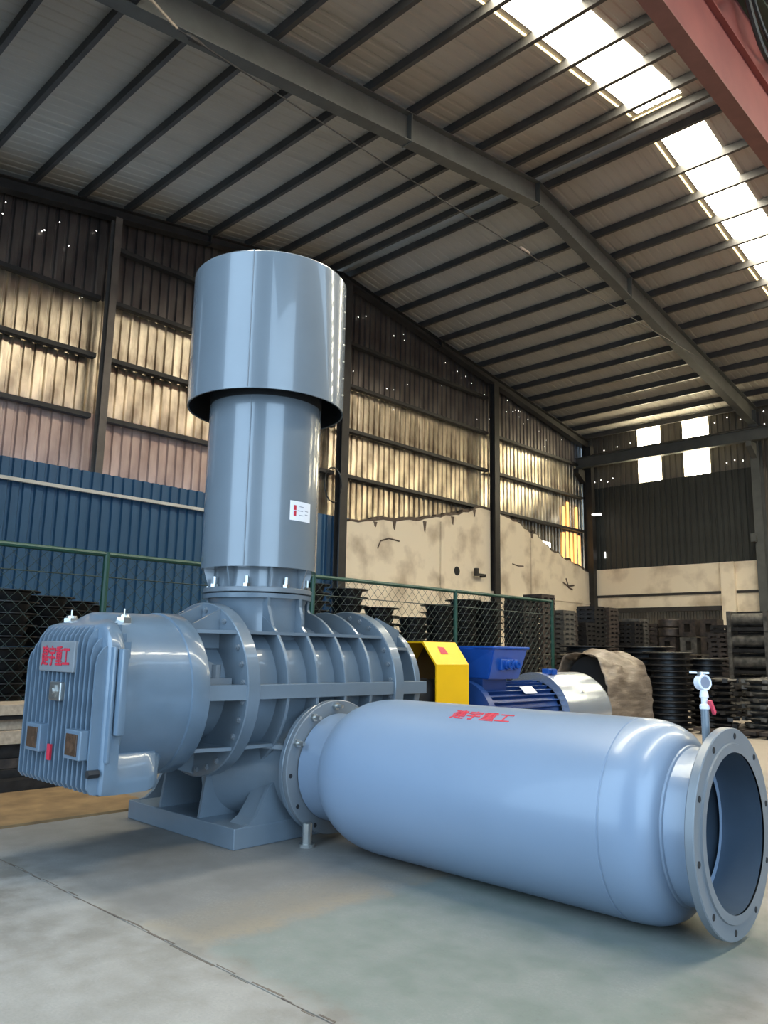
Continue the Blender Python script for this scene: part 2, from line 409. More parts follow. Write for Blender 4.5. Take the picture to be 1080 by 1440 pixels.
# purlins, each a C section with rod
py_s = [-.6, .1, .7, 1.5, 2.4, 3.15, 4.02, 4.95, 5.87, 6.82, 7.76, 8.78, 9.74, 10.67, 11.66, 12.35, 12.88, 13.92, 14.8, 15.7, 16.62, 17.53, 18.4, 19.32, 20.2, 21.1, 22.0, 22.9, 23.8, 24.6]
pm = None
tr = struct('trim_%d' % n); n += 1
for yy in py_s:
    bm = NB(); z = zroof(yy)-.012; th = .012; L0, L1 = XG+.1, X1
    c = 1 if yy < YR else -1
    prism(bm, [(yy-.035, z), (yy+.035, z), (yy+.035, z-.02), (yy-.035+.008, z-.02), (yy-.035+.008, z-.14), (yy+.035, z-.14), (yy+.035, z-.16), (yy-.035, z-.16)], 'X', L0, L1)
    obj('purlin', bm, PURL, tr)
# roof sheets (ribs run down the slope), skylight strips at x -5.6..-4.8
rf = struct('ceiling')
roofmesh = {}
def roof_sheet(x0, side, material, w=.8, y_from=None, y_to=None, name='roof_sheet'):
    ya, yb = (YR-.15, Y0-.5) if side < 0 else (YR+.15, Y1+.5)
    ya = y_from if y_from else ya; yb = y_to if y_to else yb
    L = math.hypot(yb-ya, SL*(yb-ya)); dirv = Vector((0, yb-ya, zroof(yb)-zroof(ya))).normalized()
    ex = Vector((1, 0, 0)); nrm = ex.cross(dirv)
    if nrm.z < 0: nrm = -nrm
    put(sheet_mesh(w, L, material, .2, .010), name, MX(ex, nrm, dirv, (x0, ya, zroof(ya))), rf)
x = XG-.3
x = -14.4
while x < X1+.3:
    for sd in (-1, 1):
        sky = abs(x+5.6) < .01 or abs(x-.8) < .01  # the strip behind the camera is unseen, added for lighting
        if sky:
            if sd < 0:
                roof_sheet(x, sd, ROOFM, y_from=YR-.15, y_to=12.12); roof_sheet(x, sd, GLOW, y_from=12.12, y_to=2.0, name='skylight_sheet'); roof_sheet(x, sd, ROOFM, y_from=2.0, y_to=Y0-.5)
            else:
                roof_sheet(x, sd, ROOFM, y_from=YR+.15, y_to=13.02); roof_sheet(x, sd, GLOW, y_from=13.02, y_to=22.5, name='skylight_sheet'); roof_sheet(x, sd, ROOFM, y_from=22.5, y_to=Y1+.5)
        else: roof_sheet(x, sd, ROOFM)
    x += .8
for ya, yb in ((2.0, 12.12), (13.02, 22.5)):  # added glowing strips stand in for light along the skylight edges
    bm = NB(); prism(bm, [(ya, zroof(ya)-.004), (yb, zroof(yb)-.004), (yb, zroof(yb)-.012), (ya, zroof(ya)-.012)], 'X', -5.70, -5.665); obj('skylight_edge_glow', bm, GLOWE, rf)
bm = NB(); box(bm, -5.7, -4.8, 12.20, 12.225, zroof(12.2)-.03, zroof(12.2)-.02); obj('skylight_edge_glow', bm, GLOWE, rf)
bm = NB(); prism(bm, [(YR-.4, zroof(YR-.4)+.05), (YR, ZR+.06), (YR+.4, zroof(YR+.4)+.05), (YR+.4, zroof(YR+.4)+.07), (YR, ZR+.09), (YR-.4, zroof(YR-.4)+.07)], 'X', -14.4, X1+.4)
struct('ridge_cap', bm, ROOFM, rf)

# side wall at the far end (y = 24.8)
we = struct('wall_back')
def side_sheet(x, z0, z1, material, yw=24.95, w=.8):
    put(sheet_mesh(w, z1-z0, material), 'cladding_sheet', MX((1, 0, 0), (0, 1, 0), (0, 0, 1), (x, yw, z0)), we)
x = XG-.05; WX = [(-11.98, -11.17), (-10.40, -9.55), (-5.6, -4.8), (-4.0, -3.2), (.8, 1.6), (2.4, 3.2)]  # windows beyond the first bay are unseen, added for warm light
edges = [XG, -13.2, -12.6, -11.98, -11.17, -10.40, -9.55, -8.8, -8.0, -7.2, -6.4, -5.6, -4.8, -4.0, -3.2, -2.4, -1.6, -.8, 0, .8, 1.6, 2.4, 3.2, 4.0]
for a, b in zip(edges, edges[1:]):
    nn = max(2, round((b-a)/.2)); w = b-a
    def sm(h, material):
        me = corrugated(w, h, w/nn, .03); me.materials.append(material); return me
    def pl(z0, z1, material, name='cladding_sheet', yw=24.95):
        put(sm(z1-z0, material), name, MX((1, 0, 0), (0, 1, 0), (0, 0, 1), (a, yw, z0)), we)
    if any(abs(a-q[0]) < .01 for q in WX):
        wdw = struct('window_%d' % (1+[q[0] for q in WX].index([q[0] for q in WX if abs(a-q[0]) < .01][0]))); wdw.parent = we
        put(sm(1.05, GLOWW), 'window_pane', MX((1, 0, 0), (0, 1, 0), (0, 0, 1), (a, 24.95, 6.95)), wdw)
        put(sm(1.0, GLOWW), 'window_pane', MX((1, 0, 0), (0, 1, 0), (0, 0, 1), (a, 24.95, 8.0)), wdw)
    else: pl(6.95, 9.1, MIDSH)
    if a < -8.1: pl(4.05, 7.0, DARKSH, yw=24.9)
    else: pl(0, 7.0, MIDSH)
# masonry under the dark cladding
bm = NB(); box(bm, -13.8, -8.05, 24.7, 24.95, 3.2, 4.09); struct('wall_back_masonry', bm, PLAST, we)
bm = NB(); box(bm, -13.8, -8.05, 24.72, 24.95, 2.76, 3.14); box(bm, -9.23, -8.05, 24.72, 24.95, 0, 2.76); struct('wall_back_lintel', bm, PLAST, we)
bm = NB(); box(bm, -9.25, -8.84, 24.55, 24.72, 0, 4.08); obj('pilaster', bm, PLAST, we)
bm = NB(); box(bm, -13.8, -9.25, 24.62, 24.8, 2.62, 2.76); box(bm, -13.8, -8.05, 24.68, 24.8, 3.13, 3.21); obj('lintel_beam', bm, STEELD, we)
dr = struct('door_1'); dr.parent = we
k = 0; a = -13.7
while a < -9.3:
    put(sheet_mesh(.8, 2.85, MIDSH, .1, .02), 'shutter_panel', MX((1, 0, 0), (0, 1, 0), (0, 0, 1), (a, 25.02, 0)), dr); a += .8
bm = NB()
for xx, z in ((-13.2, 8.35), (-12.7, 8.4), (-12.2, 8.45), (-9.3, 8.62), (-8.9, 8.72), (-8.5, 8.58), (-7.8, 8.7), (-7.8, 8.3), (-13.6, 7.25), (-13.35, 7.3), (-13.1, 7.2), (-12.9, 7.3), (-9.0, 7.25), (-8.75, 7.3), (-8.5, 7.25), (-12.3, 8.1), (-9.2, 8.2)):
    lathe(bm, (xx, 24.93, z), (0, -1, 0), [(0, .016), (.004, 0)], 8)
tag(obj('daylight_hole', bm, HOLE, we), kind='stuff')
bm = NB(); box(bm, -13.28, -13.24, 24.87, 24.885, 4.52, 4.72); obj('daylight_slot', bm, HOLE, we)
# side wall columns, with brackets for the crane runway
for xc in (-8.0, -2.0, 4.0):
    bm = NB(); hbeam(bm, (xc, 24.62, 0), (xc, 24.62, zroof(24.6)-.3), .25, .34, .016, (0, 1, 0))
    prism(bm, [(24.45, 7.6), (24.0, 7.6), (24.0, 7.45), (24.45, 7.15)], 'X', xc-.08, xc+.08); box(bm, xc-.2, xc-.06, 24.28, 24.44, 4.6, 4.85)
    struct('trim_%d' % n, bm, STEELG); n += 1
bm = NB(); prism(bm, [(24.45, 7.6), (24.0, 7.6), (24.0, 7.45), (24.45, 7.15)], 'X', -13.9, -13.7); struct('trim_%d' % n, bm, STEELD); n += 1
bm = NB(); hbeam(bm, (XG+.1, 24.18, 7.82), (X1, 24.18, 7.82), .2, .38, .018); struct('trim_%d' % n, bm, STEELG); n += 1
bm = NB(); cyl(bm, (-13.3, 24.2, 8.04), (X1, 24.2, 8.04), .03, 6); struct('trim_%d' % n, bm, STEELD); n += 1
# near side wall: cladding beside a wide open doorway
wn = struct('wall_front')
x = -14.0
while x < X1:
    op = -5.3 < x < -2.1 or x > .7
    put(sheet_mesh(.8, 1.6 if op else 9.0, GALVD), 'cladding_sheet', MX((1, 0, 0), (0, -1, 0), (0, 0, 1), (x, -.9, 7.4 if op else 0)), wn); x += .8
wr = struct('wall_right')
y = Y0
while y < 24.6:
    op = y < 2.9
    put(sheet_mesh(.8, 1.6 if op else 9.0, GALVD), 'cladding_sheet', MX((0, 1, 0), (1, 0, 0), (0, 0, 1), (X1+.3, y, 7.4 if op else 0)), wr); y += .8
bm = NB(); hbeam(bm, (XG+.1, -.3, 7.82), (X1, -.3, 7.82), .2, .38, .018); struct('trim_%d' % n, bm, STEELG); n += 1

cl = thing('cable_loop', (XG+.5, 12.45, 5.2), 'thin black cable hanging in a loop beside the column behind the silencer', 'cable')
bm = NB(); tube(bm, [(XG+.5, 12.3+.28*math.cos(t), 5.05+.42*math.sin(t)) for t in [i*2*PI/16-.4 for i in range(15)]], .018, 5); obj('cable', bm, CABLE, cl)
lm = thing('wall_lamp', (XG+.75, 24.3, 6.0), 'small bright lamp fixed to the far corner column', 'lamp')
bm = NB(); box(bm, XG+.6, XG+.95, 24.2, 24.42, 5.98, 6.02, .005); obj('lamp_shade', bm, STEELD, lm)
bm = NB(); box(bm, XG+.64, XG+.91, 24.22, 24.40, 5.94, 5.98); obj('lamp_tube', bm, HOLE, lm)
bm = NB(); box(bm, XG+.24, XG+.42, 18.35, 18.42, 3.35, 3.42); box(bm, XG+.36, XG+.42, 18.0, 18.42, 3.38, 3.44); box(bm, XG+.34, XG+.44, 17.95, 18.05, 3.36, 3.58)
wb = obj('wall_bracket', bm, STEELD, wg)
# steel wire stretched under the rafter, with its shackle
w = thing('steel_wire', (-7.8, 4.3, 8.7), 'thin steel wire stretched under the roof beam, knotted at its left end', 'wire')
bm = NB(); tube(bm, [(-7.8, 4.25+i*(20.2-4.25)/14, 8.68+.36*(i/14)**2) for i in range(15)], .011, 5); obj('wire_strand', bm, STEELD, w)
bm = NB(); tube(bm, [(-7.86, 3.5, 8.98), (-7.82, 3.75, 8.86), (-7.8, 3.95, 8.83), (-7.8, 4.15, 8.74), (-7.8, 4.3, 8.68)], .02, 6); obj('rope_end', bm, WOOD, w)
bm = NB(); box(bm, -7.9, -7.76, 3.45, 3.8, 8.72, 8.86, .02); cyl(bm, (-7.83, 3.6, 8.8), (-7.83, 3.6, 9.05), .03, 8); obj('shackle', bm, BLACK, w)
bm = NB(); lathe(bm, (-7.8, 4.42, 8.68), (0, 1, .02), [(0, .012), (.06, .04), (.2, .03), (.28, .012)], 8); obj('turnbuckle', bm, STEELD, w)
bm = NB(); lathe(bm, (-7.8, 11.7, 8.79), (0, 1, .02), [(0, .012), (.03, .03), (.3, .03), (.33, .012)], 8); obj('turnbuckle', bm, ZINC, w)

# bridge crane girder at x = -3
cr = thing('bridge_crane', (-3, 12.6, 7.9), 'red bridge crane girder with hanging black cables spanning under the roof', 'crane')
bm = NB(); box(bm, -3.09, -2.93, 1.2, 24.0, 7.9, 8.74); obj('girder', bm, REDP, cr)
bm = NB(); box(bm, -3.11, -2.91, 1.2, 24.0, 7.885, 7.9); obj('bottom_flange', bm, mat('red_brown_flange', (.22, .085, .07), .5), cr)
bm = NB(); box(bm, -3.12, -2.86, 1.2, 24.0, 8.74, 8.77); box(bm, -2.93, -2.9, 1.2, 24, 8.77, 9.5); obj('upper_web', bm, REDP, cr)
bm = NB(); box(bm, -2.88, -2.84, 1.2, 24.0, 9.5, 9.56); obj('rail', bm, STEELD, cr)
for yy in [1.6+i*1.5 for i in range(15)]:
    pass
    bm = NB(); tube(bm, [(-2.74, yy+1.5*t, 9.45-.62*4*t*(1-t)) for t in [i/12 for i in range(13)]], .036, 6)
    tube(bm, [(-2.70, yy+.1+1.3*t, 9.45-.40*4*t*(1-t)) for t in [i/12 for i in range(13)]], .026, 6); obj('festoon_cable', bm, CABLE, cr)
bm = NB(); box(bm, -2.95, -2.66, 1.2, 24, 9.45, 9.49); obj('cable_track', bm, mat('green_track', (.06, .09, .06), .5), cr)
for yy in (1.2, 23.8):
    bm = NB(); box(bm, -3.9, -2.1, yy-.15, yy+.15, 8.08, 8.4, .02); obj('end_carriage', bm, REDP, cr)
    for xx in (-3.7, -2.3):
        bm = NB(); cyl(bm, (xx, yy-.05, 8.16), (xx, yy+.05, 8.16), .13, 20); obj('wheel', bm, STEELD, cr)

# ---------------------------------------------------------------- blower
BX, BZ = -4.5, .945
bl = thing('roots_blower', (BX, 3.68, 0), 'large grey-blue ribbed lobe blower with finned gearbox standing on the concrete', 'blower')
# --- base
ba = NB()
box(ba, -5.38, -4.11, 3.02, 4.34, 0, .125, .006)
obj('base_plate', ba, PAINT2, bl)
bm = NB()
sp = [(3.03, .12), (3.13, .135), (3.19, .18), (3.235, .265), (3.28, .345), (3.32, .37), (4.04, .37), (4.08, .345), (4.125, .265), (4.17, .18), (4.23, .135), (4.33, .12)]
prism(bm, sp, 'X', -4.145, -4.115); obj('side_cheek', bm, PAINT2, bl); bm = NB(); prism(bm, sp, 'X', -5.36, -5.33)
obj('side_cheek', bm, PAINT2, bl)
for xx in (-4.53, -5.0):
    bm = NB(); prism(bm, [(3.04, .12), (4.32, .12), (4.28, .55), (3.10, .55)], 'X', xx-.012, xx+.012); obj('base_web', bm, PAINT2, bl)
bm = NB(); prism(bm, [(-5.3, .12), (-4.15, .12), (-4.3, .36), (-4.28, .60), (-4.75, .66), (-5.2, .45)], 'Y', 3.56, 3.59); obj('saddle_plate', bm, PAINT2, bl); bm = NB(); prism(bm, [(-5.3, .12), (-4.15, .12), (-4.3, .5), (-4.75, .6), (-5.2, .45)], 'Y', 4.05, 4.08)
obj('saddle_plate', bm, PAINT2, bl)
bm = NB(); prism(bm, [(3.12, .125), (3.28, .125), (3.30, .34), (3.24, .24), (3.18, .16)], 'X', -4.30, -4.15); obj('foot_fillet', bm, PAINT2, bl)
# --- casing
bm = NB(); lathe(bm, (BX, 2.98, BZ), (0, 1, 0), [(0, .2), (0, .43), (1.34, .43), (1.34, .2)], 72); cas = obj('casing', bm, PAINT2, bl, 35)
def ribpoly(y, up_, th=.024, ro=.535, ri=.40):
    bm = NB(); pts = []
    for i in range(49):
        a = math.radians(-90+360*i/48)
    # outer outline
    out = []
    for i in range(73):
        a = math.radians(90+i*5)      # counter-clockwise from top
        out.append((BX+ro*math.cos(a), BZ+ro*math.sin(a)))
    if not up_:
        ring(bm, (BX, y, BZ), (0, 1, 0), ri, ro, th, 72, .003); return bm
    ring(bm, (BX, y, BZ), (0, 1, 0), ri, ro, th, 72, .003)
    cx = -4.55
    half = math.sqrt(max(.36**2-(y+.012-3.45)**2, .02)) if abs(y-3.45) < .34 else .16
    zt = 1.545 if abs(y-3.45) < .34 else 1.46
    R = [(cx+half+.02, zt), (cx+half+.02, zt-.06)]
    a = math.radians(50); ex, ez = BX+ro*math.cos(a), BZ+ro*math.sin(a)
    for t in (.25, .5, .75):
        q0 = Vector(R[1]); q2 = Vector((ex, ez)); q1 = Vector((q0.x+.04, q0.y-.10))
        p = q0*(1-t)**2+q1*2*t*(1-t)+q2*t*t; R.append((p.x, p.y))
    R.append((ex, ez)); R.append((BX+ro*.97*math.cos(a), BZ+ro*.97*math.sin(a)-.05))
    Lh = [(2*cx-p[0]-.04, p[1]) for p in R[::-1]]
    prism(bm, R+[(BX, BZ+.45)]+Lh, 'Y', y+.001, y+th-.001)
    return bm
for yy, u_ in ((3.275, True), (3.525, True), (3.775, True), (4.02, False)):
    obj('casing_rib', ribpoly(yy, u_), PAINT2, cas)
for yy, ro in ((2.955, .552), (4.26, .552)):
    bm = NB(); ring(bm, (BX, yy, BZ), (0, 1, 0), .30, ro, .095, 96, .006); f = obj('end_flange', bm, PAINT2, bl, 30)
    for i in range(28):
        if i % 7 == 3: continue
        bm = NB(); bolt(bm, pt((BX, yy, BZ), (0, -1, 0), .505, i*360/28+6), (0, -1, 0), .019, .014, .006); obj('bolt', bm, PAINTF, f)
# horizontal flange and shelves along the casing
for sx in (1, -1):
    xa, xb = BX+sx*.40, BX+sx*.537
    for a, b in ((3.05, 4.26), (4.355, 4.62)):
        bm = NB(); box(bm, min(xa, xb), max(xa, xb), a, b, .895, .985, .004); obj('split_flange', bm, PAINT2, bl)
    xa, xb = BX+sx*.20, BX+sx*.405
    for z in (1.292, .59):
        bm = NB(); box(bm, min(xa, xb), max(xa, xb), 3.05, 4.26, z, z+.02); obj('casing_shelf', bm, PAINT2, cas)
# bearing housing between ring and gearbox: webs, hub, inner disc
bm = NB(); lathe(bm, (BX, 2.70, BZ), (0, 1, 0), [(0, 0), (0, .30), (.10, .32), (.28, .32), (.28, 0)], 48); hub = obj('bearing_housing', bm, PAINT2, bl, 30)
bm = NB()
for sx in (1, -1):
    for z, zz in ((1.29, 1.312), (.588, .61)):
        xa, xb = BX, BX+sx*.40
        A = [(BX, 2.66), (BX+sx*.335, 2.66), (BX+sx*.41, 2.96), (BX, 2.96)]
        prism(bm, A, 'Z', z, zz)
    A = [(BX+sx*.1, 2.66), (BX+sx*.47, 2.66), (BX+sx*.54, 2.96), (BX+sx*.1, 2.96)]
    prism(bm, A, 'Z', .895, .985)
prism(bm, [(2.66, 1.35), (2.96, 1.485), (2.96, 1.2), (2.66, 1.2)], 'X', BX-.012, BX+.012)
prism(bm, [(2.66, .50), (2.96, .41), (2.96, .7), (2.66, .7)], 'X', BX-.012, BX+.012)
for sx in (.21, -.21): prism(bm, [(2.66, 1.30), (2.96, 1.45), (2.96, 1.2), (2.66, 1.2)], 'X', BX+sx-.012, BX+sx+.012)
obj('housing_web', bm, PAINT2, hub)
bm = NB(); box(bm, BX+.30, BX+.40, 2.76, 2.94, .985, 1.02); cyl(bm, (BX+.34, 2.86, 1.02), (BX+.34, 2.86, 1.1), .03, 12); lathe(bm, (BX+.22, 2.8, 1.06), (1, 0, 0), [(0, 0), (0, .06), (.12, .06), (.12, 0)], 16)
obj('oil_seal_block', bm, PAINTF, hub, 30)
# drive end cover
bm = NB(); lathe(bm, (BX, 4.35, BZ), (0, 1, 0), [(0, .2), (0, .33), (.22, .30), (.22, .2)], 48)
ring(bm, (BX, 4.58, BZ), (0, 1, 0), .08, .46, .06, 72, .006); dc = obj('drive_end_cover', bm, PAINT2, bl, 30)
bm = NB()
for sx in (1, -1):
    for z, zz in ((1.21, 1.232), (.66, .68)):
        prism(bm, [(BX, 4.35), (BX+sx*.46, 4.35), (BX+sx*.36, 4.6), (BX, 4.6)], 'Z', z, zz)
prism(bm, [(4.35, 1.48), (4.6, 1.40), (4.6, 1.2), (4.35, 1.2)], 'X', BX+.10, BX+.122)
prism(bm, [(4.35, 1.45), (4.6, 1.36), (4.6, 1.2), (4.35, 1.2)], 'X', BX+.24, BX+.262)
tag(obj('cover_web', bm, PAINT2, dc), kind='stuff')
bm = NB(); bolt(bm, (BX+.42, 4.6, 1.02), (1, 0, .0), .02, .02); bolt(bm, (BX+.43, 4.62, .96), (0, 1, 0), .022, .03, .03); obj('bolt', bm, ZINC, dc)
bm = NB(); cyl(bm, (BX, 4.6, BZ-.1), (BX, 5.27, BZ-.1), .055, 20); lathe(bm, (BX, 5.0, BZ-.1), (0, 1, 0), [(0, 0), (0, .14), (.2, .14), (.2, 0)], 24); lathe(bm, (BX, 4.64, BZ-.1), (0, 1, 0), [(0, 0), (0, .19), (.05, .17), (.05, 0)], 24); obj('shaft', bm, STEELD, bl, 30)
# --- inlet neck on top
bm = NB(); lathe(bm, (-4.55, 3.45, 1.15), (0, 0, 1), [(0, .34), (.25, .34), (.36, .335), (.39, .35), (.39, .378), (.42, .382), (.422, .2), (.40, .2)], 64); obj('inlet_neck', bm, PAINT2, bl, 30)
# --- discharge trunk and flange
bm = NB(); loft = []
for t in (0, .12, .25, .4, .55, .7, .85, 1.0):
    x_ = -4.58+.575*t; e = (1-t)**1.5; hy, hz, cz = .352+.25*e, .352+.05*e, .455+.03*e; pw = 1-.35*e
    loft.append([bm.verts.new((x_, 3.68+hy*math.copysign(abs(math.cos(a))**pw, math.cos(a)), cz+hz*math.copysign(abs(math.sin(a))**pw, math.sin(a)))) for a in [2*PI*i/72 for i in range(72)]])
for A, B in zip(loft, loft[1:]):
    for i in range(72): j = (i+1) % 72; bm.faces.new((A[i], A[j], B[j], B[i]))
bm.faces.new(loft[0]); bm.faces.new(loft[-1][::-1])
tk = obj('discharge_port', bm, PAINT2, bl, 30)
bm = NB(); prism(bm, [(-4.45, 3.08), (-4.0, 3.34), (-4.0, 3.5), (-4.45, 3.5)], 'Z', .575, .60)
prism(bm, [(3.26, .60), (3.60, .60), (3.60, 1.0), (3.36, 1.0)], 'X', -4.36, -4.34); obj('port_web', bm, PAINT2, tk)
bm = NB(); lathe(bm, (-4.01, 3.68, .455), (1, 0, 0), [(0, .2), (0, .415), (.005, .42), (.034, .42), (.038, .415), (.038, .2)], 96); obj('port_flange', bm, PAINT2, tk, 30)
# --- gearbox
bm = NB(); N_ = 128; CX, CZ = -4.44, .93
def rectrad(a, hw, zt, zb, rt_, rb_):
    dx, dz = math.cos(a), math.sin(a); lo, hi = 0, 2.
    def inside(r):
        x, z = r*dx, CZ+r*dz; ax = abs(x); 
        if z > zt or z < zb or ax > hw: return False
        for (cz, r_, s) in ((zt-rt_, rt_, 1), (zb+rb_, rb_, -1)):
            if ax > hw-r_ and (z-cz)*s > 0: 
                if (ax-(hw-r_))**2+(z-cz)**2 > r_*r_: return False
        return True
    for _ in range(30):
        mid = (lo+hi)/2
        if inside(mid): lo = mid
        else: hi = mid
    return lo
def section(yy, hw, zt, zb, R, rt_=.16, rb_=.04):
    L = []
    for i in range(N_):
        a = 2*PI*i/N_; r = 0
        if hw: r = rectrad(a, hw, zt, zb, rt_, min(rb_, .1))
        r = max(r, R); L.append(bm.verts.new((CX+r*math.cos(a), yy, CZ+r*math.sin(a))))
    return L
def gsec(yy, hw, zt, R, sump, rt_=.16, zb=.43):
    L = []
    for i in range(N_):
        a = 2*PI*i/N_; r = R
        if hw: r = max(r, rectrad(a, hw, zt, zb, rt_, .03))
        if sump and math.sin(a) < 0:
            # box sump under the drum, upper edge .13 above its floor
            dx, dz = abs(math.cos(a)), -math.sin(a); rr = (CZ-zb)/dz
            if rr*dx > sump: rr = sump/max(dx, 1e-6)
            if CZ-rr*dz < zb+.13: r = max(r, rr)
        L.append(bm.verts.new((CX+r*math.cos(a), yy, CZ+r*math.sin(a))))
    return L
secs = [gsec(2.062, .425, 1.29, .3, 0, .15, .45), gsec(2.068, .448, 1.31, .3, 0, .16, .435), gsec(2.08, .46, 1.322, .3, 0, .17, .43), gsec(2.12, .462, 1.335, .40, 0, .19),
        gsec(2.16, .455, 1.35, .45, .45, .24, .43), gsec(2.19, 0, 0, .466, .45), gsec(2.34, 0, 0, .47, .448), gsec(2.39, 0, 0, .47, .435, zb=.432), gsec(2.43, 0, 0, .47, .40, zb=.437), gsec(2.46, 0, 0, .47, .35, zb=.445), gsec(2.485, 0, 0, .47, .28, zb=.452), gsec(2.50, 0, 0, .47, 0),
        gsec(2.575, 0, 0, .47, 0), gsec(2.58, 0, 0, .48, 0), gsec(2.69, 0, 0, .48, 0), gsec(2.70, 0, 0, .472, 0)]
bm.faces.new(secs[0])
for A, B in zip(secs, secs[1:]):
    for i in range(N_): j = (i+1) % N_; bm.faces.new((A[i], A[j], B[j], B[i]))
bm.faces.new(secs[-1][::-1])
gb = obj('gearbox', bm, FINP, bl, 40)
for i in range(16):
    xx = -4.44+(i-7.5)*.0565; edge = abs(i-7.5)/7.5
    zt = 1.30 if edge < .7 else 1.30-(edge-.7)*.35
    zl, zh = .445, zt
    bm = NB()
    prism(bm, [(2.10, zl), (2.03, zl), (2.008, zl+.03), (2.008, zh-.10), (2.018, zh-.045), (2.045, zh-.005), (2.09, zh+.022), (2.20, zh+.032), (2.20, zh-.06), (2.10, zh-.1)], 'X', xx-.008, xx+.008)
    obj('cooling_fin', bm, FINP, gb)
for sx in (1, -1):   # raised side pads
    for (ya, yb, za, zb, o_) in ((2.075, 2.10, .60, 1.20, .486), (2.105, 2.15, .74, 1.19, .52)):
        bm = NB(); c = CX+sx*o_; box(bm, min(CX+sx*.40, c), max(CX+sx*.40, c), ya, yb, za, zb, .010); obj('side_pad', bm, FINP, gb, 40)
bm = NB(); box(bm, -4.675, -4.24, 1.992, 2.05, 1.055, 1.225, .005); npl = obj('nameplate', bm, mat('nameplate_grey', (.20, .21, .22), .45), gb)
text_mesh('建宇重工', .112, RED, lambda v: Vector((-4.465+v.x*.80, 1.989-v.z, 1.098+v.y*1.05)), gb, 'lettering', .002, 'red lettering on the nameplate')
bm = NB(); box(bm, -4.49, -4.35, 1.98, 2.06, .90, 1.0, .005); cyl(bm, (-4.42, 1.985, .95), (-4.42, 1.97, .95), .038, 6); cyl(bm, (-4.42, 1.975, .95), (-4.42, 1.962, .95), .018, 12); obj('rating_tag', bm, ZINC, gb)
for xc, fin in ((-4.125, ''), (-4.615, '')):
    bm = NB(); box(bm, xc-.092, xc+.092, 1.965, 2.06, .615, .765, .006); h = obj('sight_housing', bm, FINP, gb)
    bm = NB(); box(bm, xc-.062, xc+.062, 1.958, 1.97, .635, .745, .002); tag(obj('sight_glass', bm, AMBER, gb), 'dark brown oil sight glass')
bm = NB(); cyl(bm, (-4.0, 2.06, .55), (-4.0, 2.0, .55), .022, 6); obj('drain_plug', bm, BLACK, gb)
bm = NB(); box(bm, -4.495, -4.455, 2.0, 2.012, .575, .66); tag(obj('red_mark', bm, RED, gb), 'faded red painted mark')
for xx, yy in ((-4.24, 2.27), (-4.76, 2.20)):
    bm = NB(); cyl(bm, (xx, yy, 1.30), (xx, yy, 1.365), .045, 6); lathe(bm, (xx, yy, 1.365), (0, 0, 1), [(0, .035), (.015, .03), (.015, .006), (.05, .006), (.05, 0)], 12); obj('filler_cap', bm, ZINC, gb)

# ---------------------------------------------------------------- inlet silencer
SX, SY = -4.55, 3.45
si = thing('inlet_silencer', (SX, SY, 1.575), 'tall grey-blue two-step cylindrical intake silencer standing upright on the blower', 'silencer')
bm = NB(); lathe(bm, (SX, SY, 1.578), (0, 0, 1), [(0, .2), (0, .378), (.004, .382), (.03, .382), (.034, .378), (.034, .2)], 96); fg = obj('flange', bm, PAINTF, si, 30)
bm = NB(); lathe(bm, (SX, SY, 1.61), (0, 0, 1), [(0, .325), (.02, .318), (.16, .318)], 64)
for k in range(8):
    a = k*PI/4+.35; c, s = math.cos(a), math.sin(a)
    A = [Vector((SX+c*r, SY+s*r, z)) for r, z in ((.31, 1.612), (.35, 1.612), (.395, 1.755), (.31, 1.755))]; off = Vector((-s, c, 0))*.006
    p = [bm.verts.new(q+off) for q in A]; q_ = [bm.verts.new(q-off) for q in A]; bm.faces.new(p); bm.faces.new(q_[::-1])
    for i in range(4): j = (i+1) % 4; bm.faces.new((p[i], q_[i], q_[j], p[j]))
obj('neck', bm, PAINT, si, 30)
bm = NB(); lathe(bm, (SX, SY, 1.745), (0, 0, 1), [(0, .30), (0, .408), (1.55, .408), (1.55, 0)], 96); lb = obj('lower_shell', bm, PAINT, si, 30)
bm = NB(); lathe(bm, (SX, SY, 2.93), (0, 0, 1), [(0, .560), (0, .571), (.99, .571), (1.0, .565), (1.02, 0), (.98, 0), (.98, .56), (0, .56)], 128); ub = obj('upper_shell', bm, PAINT, si, 30)
bm = NB(); lathe(bm, (SX, SY, 2.936), (0, 0, 1), [(0, .5585), (.96, .5585), (.96, .41), (0, .4095)], 96); tag(obj('black_inner_faces', bm, BLACK, ub), 'black inner faces of the upper shell')  # black faces added so the gap between the shells comes out dark
def seam(R, z0, z1, deg, parent, material=PAINTF, w=.006):
    a = math.radians(deg); p = Vector((SX+math.cos(a)*R, SY+math.sin(a)*R, 0)); bm = NB()
    cyl(bm, (p.x, p.y, z0), (p.x, p.y, z1), w, 6); return obj('weld_seam', bm, material, parent)
sang = math.degrees(math.atan2(3.009-SY, -4.187-SX))
seam(.569, 2.94, 3.93, sang, ub); seam(.406, 1.75, 2.93, math.degrees(math.atan2(3.129-SY, -4.298-SX)), lb)
ae = math.radians(-150); ex, ey = SX+.55*math.cos(ae), SY+.55*math.sin(ae)
bm = NB(); tube(bm, [(ex+.035*math.cos(t)*.7, ey+.035*math.cos(t)*-.7, 3.975+.035*math.sin(t)) for t in [i*2*PI/12 for i in range(13)]], .009, 6); obj('lifting_eye', bm, ZINC, si)
for k in range(8):
    a = math.radians(k*45-50); c, s = math.cos(a), math.sin(a)
    bm = NB(); bolt(bm, (SX+.352*c, SY+.352*s, 1.612), (0, 0, 1), .026, .022, .05); obj('bolt', bm, ZINC, fg)
